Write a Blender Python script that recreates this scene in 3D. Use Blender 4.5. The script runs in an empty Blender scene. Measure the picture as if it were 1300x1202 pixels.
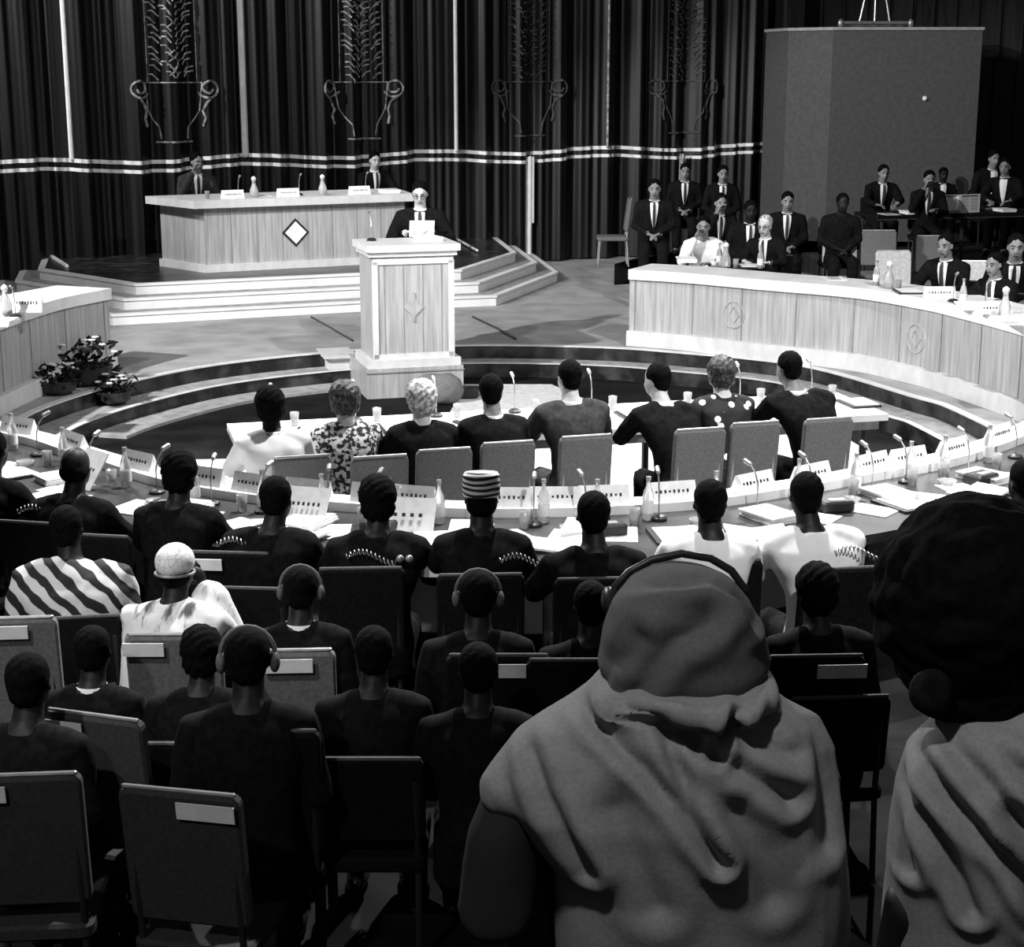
import bpy, math, random
import numpy as np
from mathutils import Vector, Matrix
random.seed(7)
R = math.radians
C = bpy.context.scene.collection

# ------------------------------------------------------------------ camera
F = 2100.0; CH = 3.27; TH = math.atan(509.0/F)
cam_d = bpy.data.cameras.new('camera'); cam = bpy.data.objects.new('camera', cam_d); C.objects.link(cam)
cam_d.sensor_fit = 'HORIZONTAL'; cam_d.sensor_width = 36; cam_d.lens = F/1300*36
cam.location = (0, 0, CH); cam.rotation_euler = (math.pi/2-TH, 0, 0); cam_d.clip_start = .05
bpy.context.scene.camera = cam
# ------------------------------------------------------------------ world, lights, exposure
sc_ = bpy.context.scene
w = bpy.data.worlds.new('dim_hall'); sc_.world = w; w.use_nodes = True
w.node_tree.nodes['Background'].inputs[0].default_value = (1, 1, 1, 1)
w.node_tree.nodes['Background'].inputs[1].default_value = .035
vs = sc_.view_settings
vs.view_transform = 'Standard'; vs.look = 'None'; vs.gamma = 1; vs.use_curve_mapping = False; vs.exposure = 0.08
def spot(name, loc, aim, power, angle, blend=.3, r=.12):
    d = bpy.data.lights.new(name, 'SPOT'); d.energy = power; d.spot_size = R(angle); d.spot_blend = blend; d.shadow_soft_size = r
    o = bpy.data.objects.new(name, d); C.objects.link(o); o.location = loc
    o.rotation_euler = (Vector(aim)-Vector(loc)).to_track_quat('-Z', 'Y').to_euler()
    return o
spot('unseen_spotlight', (-9.0, 8.0, 8.5), (.3, 18.0, .9), 11000, 44)          # key on lectern and dais
spot('unseen_spotlight', (5.5, 8.0, 9.5), (2.0, 15.0, .5), 4500, 60, .5)         # right desks
spot('unseen_spotlight', (1.0, 12.5, 10.5), (-.3, 10.0, .8), 7500, 62, .6)        # pit, from above
spot('unseen_spotlight', (4.5, 20.0, 9.0), (.5, 11.0, 1.0), 5500, 50, .5)        # rim light from the stage side
spot('unseen_spotlight', (-6.5, 17.0, 9.0), (-.5, 9.5, 1.0), 4500, 55, .5)
spot('unseen_spotlight', (-6.0, 9.0, 9.5), (-2.0, 26.0, 2.0), 2600, 60, .6)
spot('unseen_spotlight', (-11.0, 18.5, 8.0), (-1.5, 26.5, 3.0), 3300, 60, .6)     # added lamp raking across the curtain folds
       # spill on the curtain

spot('unseen_spotlight', (3.4, 1.5, 9.0), (1.7, 8.8, .9), 2600, 22, .6)         # added lamp, brightens the white shirts at the near desk, right
spot('unseen_spotlight', (-5.0, 1.5, 9.0), (-1.7, 6.9, .9), 1900, 20, .6)        # added lamp for the cap and gown, near rows, left
spot('added_fill_lamp', (-3.2, -1.0, 7.0), (-1.7, 5.6, .9), 620, 26, .6, .2)          # added fill for the chair cards, last rows, left
spot('added_fill_lamp', (-.9, .2, 6.6), (.7, 2.25, 1.9), 400, 32, .4, .15)          # added fill for the two nearest people

def W(px, py, h):
    u = (px-650)/F; v = (601-py)/F
    dz = v*math.cos(TH)-math.sin(TH); dy = math.cos(TH)+v*math.sin(TH)
    t = (h-CH)/dz
    return Vector((u*t, dy*t, h))
def U(px, py, t):
    u = (px-650)/F; v = (601-py)/F
    return Vector((u*t, (math.cos(TH)+v*math.sin(TH))*t, CH+t*(v*math.cos(TH)-math.sin(TH))))

# ------------------------------------------------------------------ materials
MATS = {}
def mat(name, a, rough=.6, b=None, kind=None, scale=8, stretch=(1, 1, 1), metal=0, bump=0, trans=0, sheen=0, spec=.3, lo=.4, hi=.6):
    if name in MATS: return MATS[name]
    m = bpy.data.materials.new(name); m.use_nodes = True; nt = m.node_tree; n = nt.nodes; L = nt.links
    p = n['Principled BSDF']; p.inputs['Roughness'].default_value = rough; p.inputs['Metallic'].default_value = metal
    p.inputs['Specular IOR Level'].default_value = spec
    if trans: p.inputs['Transmission Weight'].default_value = trans
    if sheen: p.inputs['Sheen Weight'].default_value = sheen
    tc = n.new('ShaderNodeTexCoord'); mp = n.new('ShaderNodeMapping'); mp.inputs['Scale'].default_value = stretch
    L.new(tc.outputs['Object'], mp.inputs[0])
    if b is None: b = a*1.25; kind = kind or 'noise'
    if kind == 'voronoi':
        t = n.new('ShaderNodeTexVoronoi'); t.inputs['Scale'].default_value = scale; out = t.outputs['Distance']
    elif kind == 'edge':
        t = n.new('ShaderNodeTexVoronoi'); t.feature = 'DISTANCE_TO_EDGE'; t.inputs['Scale'].default_value = scale; out = t.outputs['Distance']
    elif kind == 'wave':
        t = n.new('ShaderNodeTexWave'); t.inputs['Scale'].default_value = scale; t.inputs['Distortion'].default_value = 4; t.inputs['Detail'].default_value = 2; t.bands_direction = 'DIAGONAL' if name == 'gown' else 'Z' if name == 'cap_pattern' else 'X'; out = t.outputs['Fac']
    elif kind == 'checker':
        t = n.new('ShaderNodeTexChecker'); t.inputs['Scale'].default_value = scale; out = t.outputs['Fac']
    else:
        t = n.new('ShaderNodeTexNoise'); t.inputs['Scale'].default_value = scale; t.inputs['Detail'].default_value = 4; out = t.outputs['Fac']
    L.new(mp.outputs[0], t.inputs['Vector'])
    r = n.new('ShaderNodeValToRGB'); r.color_ramp.elements[0].position = lo; r.color_ramp.elements[1].position = hi
    r.color_ramp.elements[0].color = (a, a, a, 1); r.color_ramp.elements[1].color = (b, b, b, 1)
    L.new(out, r.inputs[0]); L.new(r.outputs[0], p.inputs['Base Color'])
    if bump:
        bn = n.new('ShaderNodeBump'); bn.inputs['Strength'].default_value = bump; bn.inputs['Distance'].default_value = .01
        L.new(out, bn.inputs['Height']); L.new(bn.outputs[0], p.inputs['Normal'])
    MATS[name] = m; return m
mat('pit_floor', .007, .8, .014, 'noise', 3, spec=.06)
mat('stage_floor', .26, .7, .4, 'noise', 2.5, lo=.3, hi=.7, bump=.1)
mat('marble_dark', .012, .3, .07, 'noise', 5, lo=.42, hi=.75)
mat('tread', .22, .6, .4, 'noise', 9, lo=.3, hi=.7)
mat('pale_patch', .55, .8, .75, 'noise', 12, lo=.3, hi=.7)
mat('wood', .30, .45, .50, 'noise', 5, (6, 6, .35), lo=.3, hi=.72)
mat('wood_pale', .6, .45, .72, 'noise', 5, (2, 2, 1), lo=.3, hi=.7)
mat('wood_step', .68, .5, .8, 'noise', 4, lo=.3, hi=.7)
mat('groove', .24, .6)
mat('white_top', .75, .5, .85, 'noise', 4)
mat('paper', .82, .7, .9, 'noise', 20)
mat('ink', .02, .6)
mat('curtain', .002, .45, .022, 'noise', 2.6, (3, 3, .05), spec=.45, lo=.5, hi=.8)
mat('thread', .12, .5, .5, 'noise', 14, lo=.35, hi=.65)
mat('thread_dim', .04, .6, .11, 'noise', 16, lo=.35, hi=.65)
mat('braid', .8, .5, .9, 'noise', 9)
mat('panel_dark', .018, .5, .032, 'noise', 4, (8, 8, .3))
mat('pylon', .075, .75, .09, 'noise', 14)
mat('pylon_edge', .3, .6)
mat('suit', .005, .9, .009, 'noise', 30, spec=.08)
mat('suit_grey', .03, .85, .045, 'noise', 30, spec=.1)
mat('shirt', .8, .8, .86, 'noise', 10)
mat('tie', .03, .5)
mat('skin_dark', .011, .5, .02, 'noise', 12, spec=.2)
mat('skin_mid', .2, .5, .26, 'noise', 12)
mat('skin_light', .5, .5, .58, 'noise', 12)
mat('hair_black', .0025, .85, .005, 'noise', 60, bump=.4, spec=.05)
mat('hair_grey', .2, .6, .7, 'noise', 40, bump=.6)
mat('hair_brown', .02, .45, .12, 'noise', 50, lo=.45, hi=.75, bump=.8)
mat('shoe', .01, .3)
mat('leafprint', .02, .8, .62, 'noise', 34, lo=.47, hi=.53)
mat('polka', .85, .8, .012, 'voronoi', 12, lo=.27, hi=.31)
mat('gown', .72, .75, .02, 'wave', 5.5, (1, .3, .9), lo=.45, hi=.6)
mat('streaked', .85, .8, .12, 'noise', 9, (3, 1, .9), lo=.55, hi=.68)
mat('cap_white', .5, .8, .88, 'edge', 30, lo=.0, hi=.06)
mat('cap_pattern', .02, .8, .75, 'wave', 9, (.5, .5, 1.3), lo=.45, hi=.55)
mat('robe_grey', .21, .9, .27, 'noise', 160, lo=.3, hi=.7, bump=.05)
mat('robe_dark', .09, .9, .12, 'noise', 160, lo=.3, hi=.7, bump=.05)
mat('sleeve_dark', .014, .9)
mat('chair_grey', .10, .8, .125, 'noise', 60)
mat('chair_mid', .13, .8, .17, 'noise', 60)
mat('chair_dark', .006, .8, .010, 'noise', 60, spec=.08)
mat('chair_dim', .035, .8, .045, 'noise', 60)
mat('chair_pale', .5, .6, .62, 'noise', 30)
mat('metal', .35, .35, metal=.7)
mat('metal_dark', .02, .4)
mat('glass', .75, .08, .8, 'noise', 3, trans=.7)
mat('bottle_dark', .02, .1)
mat('leaf', .004, .7, .02, 'noise', 20, spec=.05)
mat('petal', .5, .6, .75, 'noise', 20)
mat('eye', .02, .2)
mat('emblem', .36, .6)
mat('desk_dark', .03, .3, .06, 'noise', 4)
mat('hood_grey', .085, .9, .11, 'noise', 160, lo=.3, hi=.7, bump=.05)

# ------------------------------------------------------------------ mesh builder
class M:
    def __init__(s): s.v = []; s.f = []; s.mi = []; s.cur = 0
    def add(s, vs_, fs):
        b = len(s.v); s.v += [tuple(v) for v in vs_]; s.f += [tuple(b+i for i in f) for f in fs]; s.mi += [s.cur]*len(fs); return s
    def box(s, c, d, rot=0, m=None):
        x, y, z = d[0]/2, d[1]/2, d[2]/2; c = Vector(c); rm = m or Matrix.Rotation(rot, 3, 'Z')
        vs_ = [c+rm@Vector((a, b, e)) for e in (-z, z) for a, b in ((-x, -y), (x, -y), (x, y), (-x, y))]
        return s.add(vs_, [(3, 2, 1, 0), (4, 5, 6, 7), (0, 1, 5, 4), (1, 2, 6, 5), (2, 3, 7, 6), (3, 0, 4, 7)])
    def rbox(s, c, d, r=.02, rot=None):       # box with rounded vertical outline and softened faces (x,z outline, y thickness)
        c = Vector(c); rm = rot or Matrix.Identity(3); x, y, z = d[0]/2, d[1]/2, d[2]/2; out = []
        for k in range(4):
            sx, sz = ((1, 1), (-1, 1), (-1, -1), (1, -1))[k]
            for a in range(4):
                t = R(90*k+30*a); out.append((sx*(x-r)+r*math.cos(t), sz*(z-r)+r*math.sin(t)))
        n = len(out); vs_ = []; e = min(y*.4, .012)
        for yy, q in ((-y, 1-e/x), (-y+e, 1), (y-e, 1), (y, 1-e/x)):
            vs_ += [c+rm@Vector((a*q, yy, b*q)) for a, b in out]
        fs = [tuple(range(n)), tuple(range(4*n-1, 3*n-1, -1))]
        for j in range(3):
            fs += [(j*n+i, (j+1)*n+i, (j+1)*n+(i+1) % n, j*n+(i+1) % n) for i in range(n)]
        return s.add(vs_, fs)
    def ell(s, c, r, rm=None, n=16, m=10):
        c = Vector(c); rm = rm or Matrix.Identity(3); vs_ = [c+rm@Vector((0, 0, -r[2]))]
        for j in range(1, m):
            t = math.pi*j/m-math.pi/2
            for i in range(n):
                a = 2*math.pi*i/n; vs_.append(c+rm@Vector((r[0]*math.cos(t)*math.cos(a), r[1]*math.cos(t)*math.sin(a), r[2]*math.sin(t))))
        vs_.append(c+rm@Vector((0, 0, r[2]))); fs = []; T = len(vs_)-1
        for i in range(n):
            k = (i+1) % n; fs.append((0, 1+k, 1+i)); fs.append((T, T-n+i, T-n+k))
            for j in range(m-2): fs.append((1+j*n+i, 1+j*n+k, 1+(j+1)*n+k, 1+(j+1)*n+i))
        return s.add(vs_, fs)
    def tube(s, pts, rad, n=8, caps=True):
        pts = [Vector(p) for p in pts]; rad = rad if isinstance(rad, (list, tuple)) else [rad]*len(pts)
        P = list(pts); Q = list(rad)
        if caps:
            d0 = (P[0]-P[1]).normalized(); d1 = (P[-1]-P[-2]).normalized()
            P = [P[0]+d0*Q[0]*.95, P[0]+d0*Q[0]*.6]+P+[P[-1]+d1*Q[-1]*.6, P[-1]+d1*Q[-1]*.95]
            Q = [Q[0]*.25, Q[0]*.8]+Q+[Q[-1]*.8, Q[-1]*.25]
        vs_ = []; ref = None
        for i, p in enumerate(P):
            d = (P[min(i+1, len(P)-1)]-P[max(i-1, 0)]).normalized()
            if ref is None: ref = Vector((0, 0, 1)) if abs(d.z) < .9 else Vector((1, 0, 0))
            a = d.cross(ref).normalized(); b = a.cross(d).normalized(); ref = b
            vs_ += [p+a*Q[i]*math.cos(2*math.pi*k/n)+b*Q[i]*math.sin(2*math.pi*k/n) for k in range(n)]
        K = len(P); fs = [tuple(range(n)), tuple(range(K*n-1, (K-1)*n-1, -1))]
        for j in range(K-1): fs += [(j*n+k, (j+1)*n+k, (j+1)*n+(k+1) % n, j*n+(k+1) % n) for k in range(n)]
        return s.add(vs_, fs)
    def loft(s, rings, n=28, e=2.4):          # rings: (cx,cy,cz,wx,wy[,tilt])
        vs_ = []
        for q in rings:
            cx, cy, cz, wx, wy = q[:5]; tl = q[5] if len(q) > 5 else 0
            for k in range(n):
                a = 2*math.pi*k/n; ca, sa = math.cos(a), math.sin(a)
                x = wx*math.copysign(abs(ca)**(2/e), ca); y = wy*math.copysign(abs(sa)**(2/e), sa)
                vs_.append((cx+x, cy+y, cz+tl*x))
        K = len(rings); fs = [tuple(range(n-1, -1, -1)), tuple(range((K-1)*n, K*n))]
        for j in range(K-1): fs += [(j*n+k, j*n+(k+1) % n, (j+1)*n+(k+1) % n, (j+1)*n+k) for k in range(n)]
        return s.add(vs_, fs)
    def lathe(s, prof, c=(0, 0, 0), n=16): 
        return s.loft([(c[0], c[1], c[2]+z, max(r, .0006), max(r, .0006)) for r, z in prof], n, 2)
    def prism(s, pts, z0, z1):
        n = len(pts); vs_ = [(p[0], p[1], z0) for p in pts]+[(p[0], p[1], z1) for p in pts]
        return s.add(vs_, [tuple(range(n-1, -1, -1)), tuple(range(n, 2*n))]+[(i, (i+1) % n, n+(i+1) % n, n+i) for i in range(n)])
    def strip(s, path, a, b, z0, z1):         # solid ribbon following a path between two sideways offsets
        A = offset(path, a); B = offset(path, b); n = len(A); vs_ = []
        for i in range(n): vs_ += [(A[i][0], A[i][1], z0), (B[i][0], B[i][1], z0), (B[i][0], B[i][1], z1), (A[i][0], A[i][1], z1)]
        fs = [(0, 1, 2, 3), (4*n-1, 4*n-2, 4*n-3, 4*n-4)]
        for i in range(n-1):
            p, q = 4*i, 4*i+4
            for k in range(4): fs.append((p+k, q+k, q+(k+1) % 4, p+(k+1) % 4))
        return s.add(vs_, fs)
    def mesh(s, name, mats):
        me = bpy.data.meshes.new(name); me.from_pydata(s.v, [], s.f); me.update()
        for m in mats: me.materials.append(MATS[m])
        if len(mats) > 1: me.polygons.foreach_set('material_index', s.mi)
        return me
    def build(s, name, mats, parent=None, loc=None, rotz=0, remesh=None, wr=0, smooth=None, fn=None, sm=3):
        if isinstance(mats, str): mats = [mats]
        me = s.mesh(name, mats)
        fixn(me)
        if remesh: me = do_remesh(me, remesh, sm)
        if wr: wrinkle(me, wr)
        if fn: fn(me)
        if smooth or (smooth is None and remesh): me.polygons.foreach_set('use_smooth', [True]*len(me.polygons))
        o = bpy.data.objects.new(name, me); C.objects.link(o)
        if parent: o.parent = parent
        if loc is not None: o.location = loc
        o.rotation_euler[2] = rotz
        return o
import bmesh
def fixn(me):
    b = bmesh.new(); b.from_mesh(me); bmesh.ops.recalc_face_normals(b, faces=b.faces); b.to_mesh(me); b.free()
def do_remesh(me, vox, sm=3):
    o = bpy.data.objects.new('t', me); C.objects.link(o)
    r = o.modifiers.new('r', 'REMESH'); r.mode = 'VOXEL'; r.voxel_size = vox; r.use_smooth_shade = True
    if sm:
        q = o.modifiers.new('s', 'SMOOTH'); q.factor = .5; q.iterations = sm
    dg = bpy.context.evaluated_depsgraph_get(); dg.update()
    out = bpy.data.meshes.new_from_object(o.evaluated_get(dg)); out.name = me.name
    if not out.materials:
        for m in me.materials: out.materials.append(m)
    bpy.data.objects.remove(o); bpy.data.meshes.remove(me); return out
def getco(me):
    n = len(me.vertices); c = np.empty(n*3); me.vertices.foreach_get('co', c); nn = np.empty(n*3); me.vertices.foreach_get('normal', nn)
    return c.reshape(-1, 3), nn.reshape(-1, 3)
def setco(me, c): me.vertices.foreach_set('co', c.ravel()); me.update()
def wrinkle(me, amp):
    c, n = getco(me); rs = np.random.RandomState(len(c) % 1000); d = np.zeros(len(c))
    for k in range(7):
        q = rs.normal(size=3)*(14 if k < 4 else 34); q[2] *= .8; ph = rs.uniform(0, 6)
        d += np.sin(c@q+ph+1.5*np.sin(c@q[[1, 2, 0]]*.6))*(1 if k < 4 else .4)
    setco(me, c+n*(amp*d/2.5)[:, None])
def offset(path, d):
    if not d: return [(p[0], p[1]) for p in path]
    out = []
    for i, p in enumerate(path):
        a = path[max(i-1, 0)]; b = path[min(i+1, len(path)-1)]
        t = Vector((b[0]-a[0], b[1]-a[1])).normalized(); out.append((p[0]-t.y*d, p[1]+t.x*d))
    return out
def curve(pts, n=8):
    P = [Vector((p[0], p[1])) for p in pts]; P = [2*P[0]-P[1]]+P+[2*P[-1]-P[-2]]; out = []
    for i in range(1, len(P)-2):
        for k in range(n):
            t = k/n; a, b, c, d = P[i-1:i+3]
            q = .5*((2*b)+(c-a)*t+(2*a-5*b+4*c-d)*t*t+(3*b-a-3*c+d)*t**3); out.append((q.x, q.y))
    out.append((P[-2].x, P[-2].y)); return out
def pcurve(pix, h, n=8): return curve([W(x, y, h) for x, y in pix], n)
def tag(o, label=None, cat=None, group=None, kind=None):
    if label: o['label'] = label
    if cat: o['category'] = cat
    if group: o['group'] = group
    if kind: o['kind'] = kind
    return o
def thing(name, label, cat, loc=(0, 0, 0), rz=0, group=None):
    o = bpy.data.objects.new(name, None); C.objects.link(o); o.location = loc; o.rotation_euler[2] = rz; o.empty_display_size = .1
    return tag(o, label, cat, group)
def copy_thing(src, loc, rz, label, group=None):
    r = src.copy(); C.objects.link(r); r.location = loc; r.rotation_euler[2] = rz; r['label'] = label
    if group: r['group'] = group
    for ch in list(src.children):
        c = ch.copy(); C.objects.link(c); c.parent = r
        for g in list(ch.children):
            d = g.copy(); C.objects.link(d); d.parent = c
    return r
def struct(o, label=None): return tag(o, label, kind='structure')

# ------------------------------------------------------------------ the setting
PHI = R(26)
m = M(); m.box((0, 15, -.05), (30, 44, .1)); struct(m.build('floor', 'pit_floor'), 'dark floor of the hall')
edge_px = [(-150, 640), (-60, 578), (0, 545), (60, 515), (149, 488), (271, 463), (430, 446), (590, 438), (750, 440), (860, 447), (1019, 464), (1161, 503), (1209, 518), (1300, 565), (1420, 650)]
EDGE = pcurve(edge_px, .3)
m = M()
far = [(EDGE[-1][0]+6, EDGE[-1][1]), (13.5, 34), (-13.5, 34), (EDGE[0][0]-6, EDGE[0][1])]
m.cur = 0; m.prism(EDGE+far, .002, .298)
struct(m.build('floor', 'stage_floor'), 'grey raised stage floor')
m = M(); m.strip(EDGE, -.012, .0, .0, .29); m.strip(EDGE, -.36, -.345, 0, .15); struct(m.build('trim_1', 'marble_dark'), 'dark curved risers of the stage step')
m = M(); m.strip(EDGE, -.345, -.0125, .001, .149); struct(m.build('trim_2', 'tread'), 'curved tread of the stage step')
m = M(); m.strip(EDGE, -.03, .05, .291, .304); m.strip(EDGE, -.375, -.31, .151, .157); struct(m.build('trim_3', 'wood_pale'), 'pale nosing along the stage step')
lft = [p for p in EDGE if p[1] > W(60, 515, .3)[1] and p[0] < W(450, 446, .3)[0]]
m = M(); m.strip(lft, -.72, -.37, .001, .03); struct(m.build('trim_4', 'tread'), 'pale floor border at the foot of the steps')
patch_pts = [W(x, y, .0) for x, y in ((236, 585), (400, 583), (545, 575), (590, 489), (700, 489), (770, 520), (900, 545), (1078, 560), (1130, 590), (1140, 640), (236, 628))]
m = M(); m.prism(patch_pts, .002, .012); tag(m.build('floor_patch', 'pale_patch'), 'pale patch on the pit floor under the long white table', 'floor_patch')  # thin pale polygon laid over the dark pit floor
# rear tier that carries the two nearest people
m = M(); m.box((0, .2, .63), (12, 6, 1.24)); struct(m.build('floor', 'pit_floor'), 'dark raised rear tier of the audience')
# back walls
CL = Vector((-5.0, 24.1)); CR = Vector((4.45, 28.75)); cd = (CR-CL).normalized(); cn = Vector((cd.y, -cd.x))
def wallbox(a, b, z0, z1, th, name, mt, label, back=0):
    a = Vector(a[:2]); b = Vector(b[:2]); d = (b-a); mid = (a+b)/2-Vector((d.y, -d.x)).normalized()*back
    m = M(); m.box((mid.x, mid.y, (z0+z1)/2), (d.length, th, z1-z0), math.atan2(d.y, d.x)); return struct(m.build(name, mt), label)
A0 = CL-cd*5.5
wallbox(A0, CR, .3, 9, .2, 'wall_back', 'panel_dark', 'dark wall behind the curtains', .9)
wr_a = CR-cn*.9; wr_b = Vector((12.5, 29.6))
wallbox(wr_a, wr_b, .3, 9, .2, 'wall_right', 'panel_dark', 'dark timber panelled wall')
m = M()
L_ = (wr_b-wr_a).length; dd = (wr_b-wr_a).normalized()
for i in range(22):
    p = wr_a+dd*(L_*i/22+.1); m.box((p.x, p.y-.13, 4.6), (.05, .05, 8.6), math.atan2(dd.y, dd.x))
struct(m.build('trim_5', 'panel_dark'), 'vertical battens on the right wall')
# dark door jamb at the right end of the curtain
jx = W(975, 300, .3)
m = M(); p = CR+cd*.25; m.box((p.x, p.y, 4.6), (.35, .35, 8.6), PHI); struct(m.build('trim_6', 'panel_dark'), 'dark upright beside the last curtain')
# rear platform at the right and low platform at the left
RP = [W(780, 335, .6), W(905, 300, .6), W(1070, 330, .6), W(1420, 400, .6)]
m = M(); m.prism([(p[0], p[1]) for p in RP]+[(12, 29.2), (W(800, 262, .6)[0]+1.2, 27.3)], .3, .6); struct(m.build('floor', 'panel_dark'), 'dark low platform at the back right')
lp = [W(30, 317, .72), W(215, 309, .72)]
m = M(); d = Vector((lp[1]-lp[0])[:2]); m.prism([lp[0][:2], lp[1][:2], (lp[1].x-.6, lp[1].y+1.0), (lp[0].x-.5, lp[0].y+.6)], .3, .70)
m.cur = 1; m.prism([lp[0][:2], lp[1][:2], (lp[1].x, lp[1].y+.05), (lp[0].x, lp[0].y+.05)], .70, .73)
struct(m.build('trim_7', ['panel_dark', 'tread']), 'low dark platform edge left of the dais')

# dais: three steps
dais = [(50, 341), (172, 360), (450, 347), (585, 342), (654, 320), (628, 300)]
top = [W(x, y, .72) for x, y in dais]
def grow(pts, d):
    c = sum((Vector(p[:2]) for p in pts), Vector((0, 0)))/len(pts); n = len(pts); out = []
    lines = []
    for i in range(n):
        a = Vector(pts[i][:2]); b = Vector(pts[(i+1) % n][:2]); t = (b-a).normalized(); nn = Vector((t.y, -t.x))
        if nn.dot((a+b)/2-c) < 0: nn = -nn
        lines.append((a+nn*d, t))
    for i in range(n):
        a, t = lines[i-1]; b, q = lines[i]
        den = t.x*q.y-t.y*q.x
        if abs(den) < 1e-4: out.append(b); continue
        s = ((b.x-a.x)*q.y-(b.y-a.y)*q.x)/den; out.append(a+t*s)
    return out
top2 = [Vector(p[:2]) for p in top]+[Vector((top[-1].x-.8, top[-1].y+1.3)), Vector((top[0].x-.3, top[0].y+1.3))]
for i, (g, z0, z1) in enumerate(((.60, .301, .44), (.30, .44, .58), (0, .58, .72))):
    q = grow(top2, g) if g else top2
    m = M(); m.prism(q, z0, z1-.03); q2 = grow(top2, g+.02); m.prism(q2, z1-.03, z1)
    m.cur = 1; m.prism(grow(top2, g-.07), z1-.01, z1+.001)
    struct(m.build('floor', ['wood_step', 'marble_dark' if g == 0 else 'tread']), ('lowest', 'middle', 'top')[i]+' pale step of the dais')

# ------------------------------------------------------------------ curtains
def fold(u, amp=1):
    return amp*(.08*math.sin(u*9.1+.9*math.sin(u*2.3))+.06*math.sin(u*15.7+1.5*math.sin(u*1.7)+1)+.02*math.sin(u*43))
TOT = (CR-A0).length
def upix(px):      # distance along the curtain line seen at image column px
    k = (px-650)/F
    # axis depth uses height ~2: depth = Y cos + 1.2 sin
    best = 0; bd = 1e9
    for i in range(3000):
        u = TOT*i/3000; p = A0+cd*u; q = p.x/(p.y*math.cos(TH)+1.0*math.sin(TH))
        if abs(q-k) < bd: bd = abs(q-k); best = u
    return best
def cpt(u, off=0): 
    p = A0+cd*u+cn*(fold(u)+off); return p
UB = [0]+[upix(x) for x in (90, 313, 576, 766, 972)]
URN = [upix(x) for x in (224, 461, 671, 866)]
clab = ['dark velvet curtain at the far left of the stage wall', 'dark velvet curtain with an embroidered urn, behind the left end of the dais desk',
        'dark curtain with the brightest embroidered urn, behind the centre of the dais desk', 'dark curtain with embroidered urn above the gap between lectern and right desk',
        'dark curtain with faint urn, last one before the grey pylon']
def sheet(path_uz, off, name, mt, parent, th=.006):  pass
for i in range(5):
    u0, u1 = UB[i], UB[i+1]; n = int((u1-u0)/.025); root = thing('curtain', clab[i], 'curtain', (0, 0, 0), 0, 'curtains along the back of the stage')
    org = cpt((u0+u1)/2); root.location = (org.x, org.y, .3)
    def rel(p, z): return (p.x-org.x, p.y-org.y, z-.3)
    m = M(); vs_ = []
    for k in range(n+1):
        u = u0+(u1-u0)*k/n; p = cpt(u); q = cpt(u, -.02)
        vs_ += [rel(p, .32), rel(p, 8.0), rel(q, 8.0), rel(q, .32)]
    fs = []
    for k in range(n):
        a, b = 4*k, 4*k+4; fs += [(a, b, b+1, a+1), (a+2, b+2, b+3, a+3)]
    m.add(vs_, fs); m.build('velvet', 'curtain', root, smooth=True)
    m = M()
    for zc, hh in ((2.055, .055), (1.93, .05)):                    # two white braid bands following the folds
        vs_ = []; fs = []
        for k in range(n+1):
            u = u0+(u1-u0)*k/n; p = cpt(u, .012); q = cpt(u, .002); dz = .035*math.sin(u*2.1)
            vs_ += [rel(p, zc-hh/2+dz), rel(p, zc+hh/2+dz), rel(q, zc+hh/2+dz), rel(q, zc-hh/2+dz)]
        for k in range(n):
            a, b = 4*k, 4*k+4
            for j in range(4): fs.append((a+j, b+j, b+(j+1) % 4, a+(j+1) % 4))
        m.add(vs_, fs)
    m.build('braid_band', 'braid', root)
    if i < 4:                                                       # pale upright tube on the leading edge
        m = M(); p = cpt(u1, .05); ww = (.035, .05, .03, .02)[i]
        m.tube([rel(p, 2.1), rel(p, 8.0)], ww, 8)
        m.build('edge_line', ['braid', 'braid', 'braid', 'thread'][i], root)
    if i >= 1:                                                      # embroidery: urn, handles, foot, foliage column
        uc = URN[i-1]; m = M(); sc = 1.0
        def e3(du, z): p = cpt(uc+du, .02); return rel(p, z)
        zt = 3.13; zb = 2.30
        def line(pts, r=.012): m.tube([e3(a, b) for a, b in pts], r, 6)
        m.cur = 0
        line([(-.40+.08*k, zt) for k in range(11)], .011)
        prof = [(-.40, zt), (-.38, zt-.2), (-.36, zt-.38), (-.30, zt-.5), (-.22, zt-.62), (-.20, zb+.05)]
        line(prof); line([(-a, b) for a, b in prof])
        line([(-.26+.065*k, zb) for k in range(9)], .016)
        for sgn in (-1, 1):
            pts = [(sgn*(.42+.10*math.sin(t*.75)*(1)+.02*t), zt-.02-.11*t) for t in range(0, 1)]
            sp = [(sgn*(.50+.13*math.cos(t)*(1-.09*t)), zt-.08+.12*math.sin(t)*(1-.09*t)) for t in [k*.45 for k in range(-6, 14)]]
            line(sp, .018)
            line([(sgn*.52, zt-.21), (sgn*.44, zt-.3), (sgn*.40, zt-.4), (sgn*.43, zt-.5), (sgn*.40, zt-.6)], .02)
        rnd = random.Random(i)
        for z in np.arange(zt+.1, 5.2, .095):                         # leaves of the column
            for sgn in (-1, 1):
                for du in (.08, .24):
                    a = (du+rnd.uniform(-.03, .03))*sgn; zz = z+rnd.uniform(-.03, .03)
                    line([(a-.06, zz-.03*sgn), (a-.02, zz+.03), (a+.05, zz+.05*sgn)], .013)
            if rnd.random() < .5: line([(-.08, z), (0, z+.06), (.08, z)], .012)
        for sgn in (-1, 1): line([(sgn*.34, z) for z in np.arange(zt, 5.3, .4)], .009)
        m.build('embroidery', ['thread', 'thread', 'thread_dim', 'thread_dim'][i-1], root)
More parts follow.
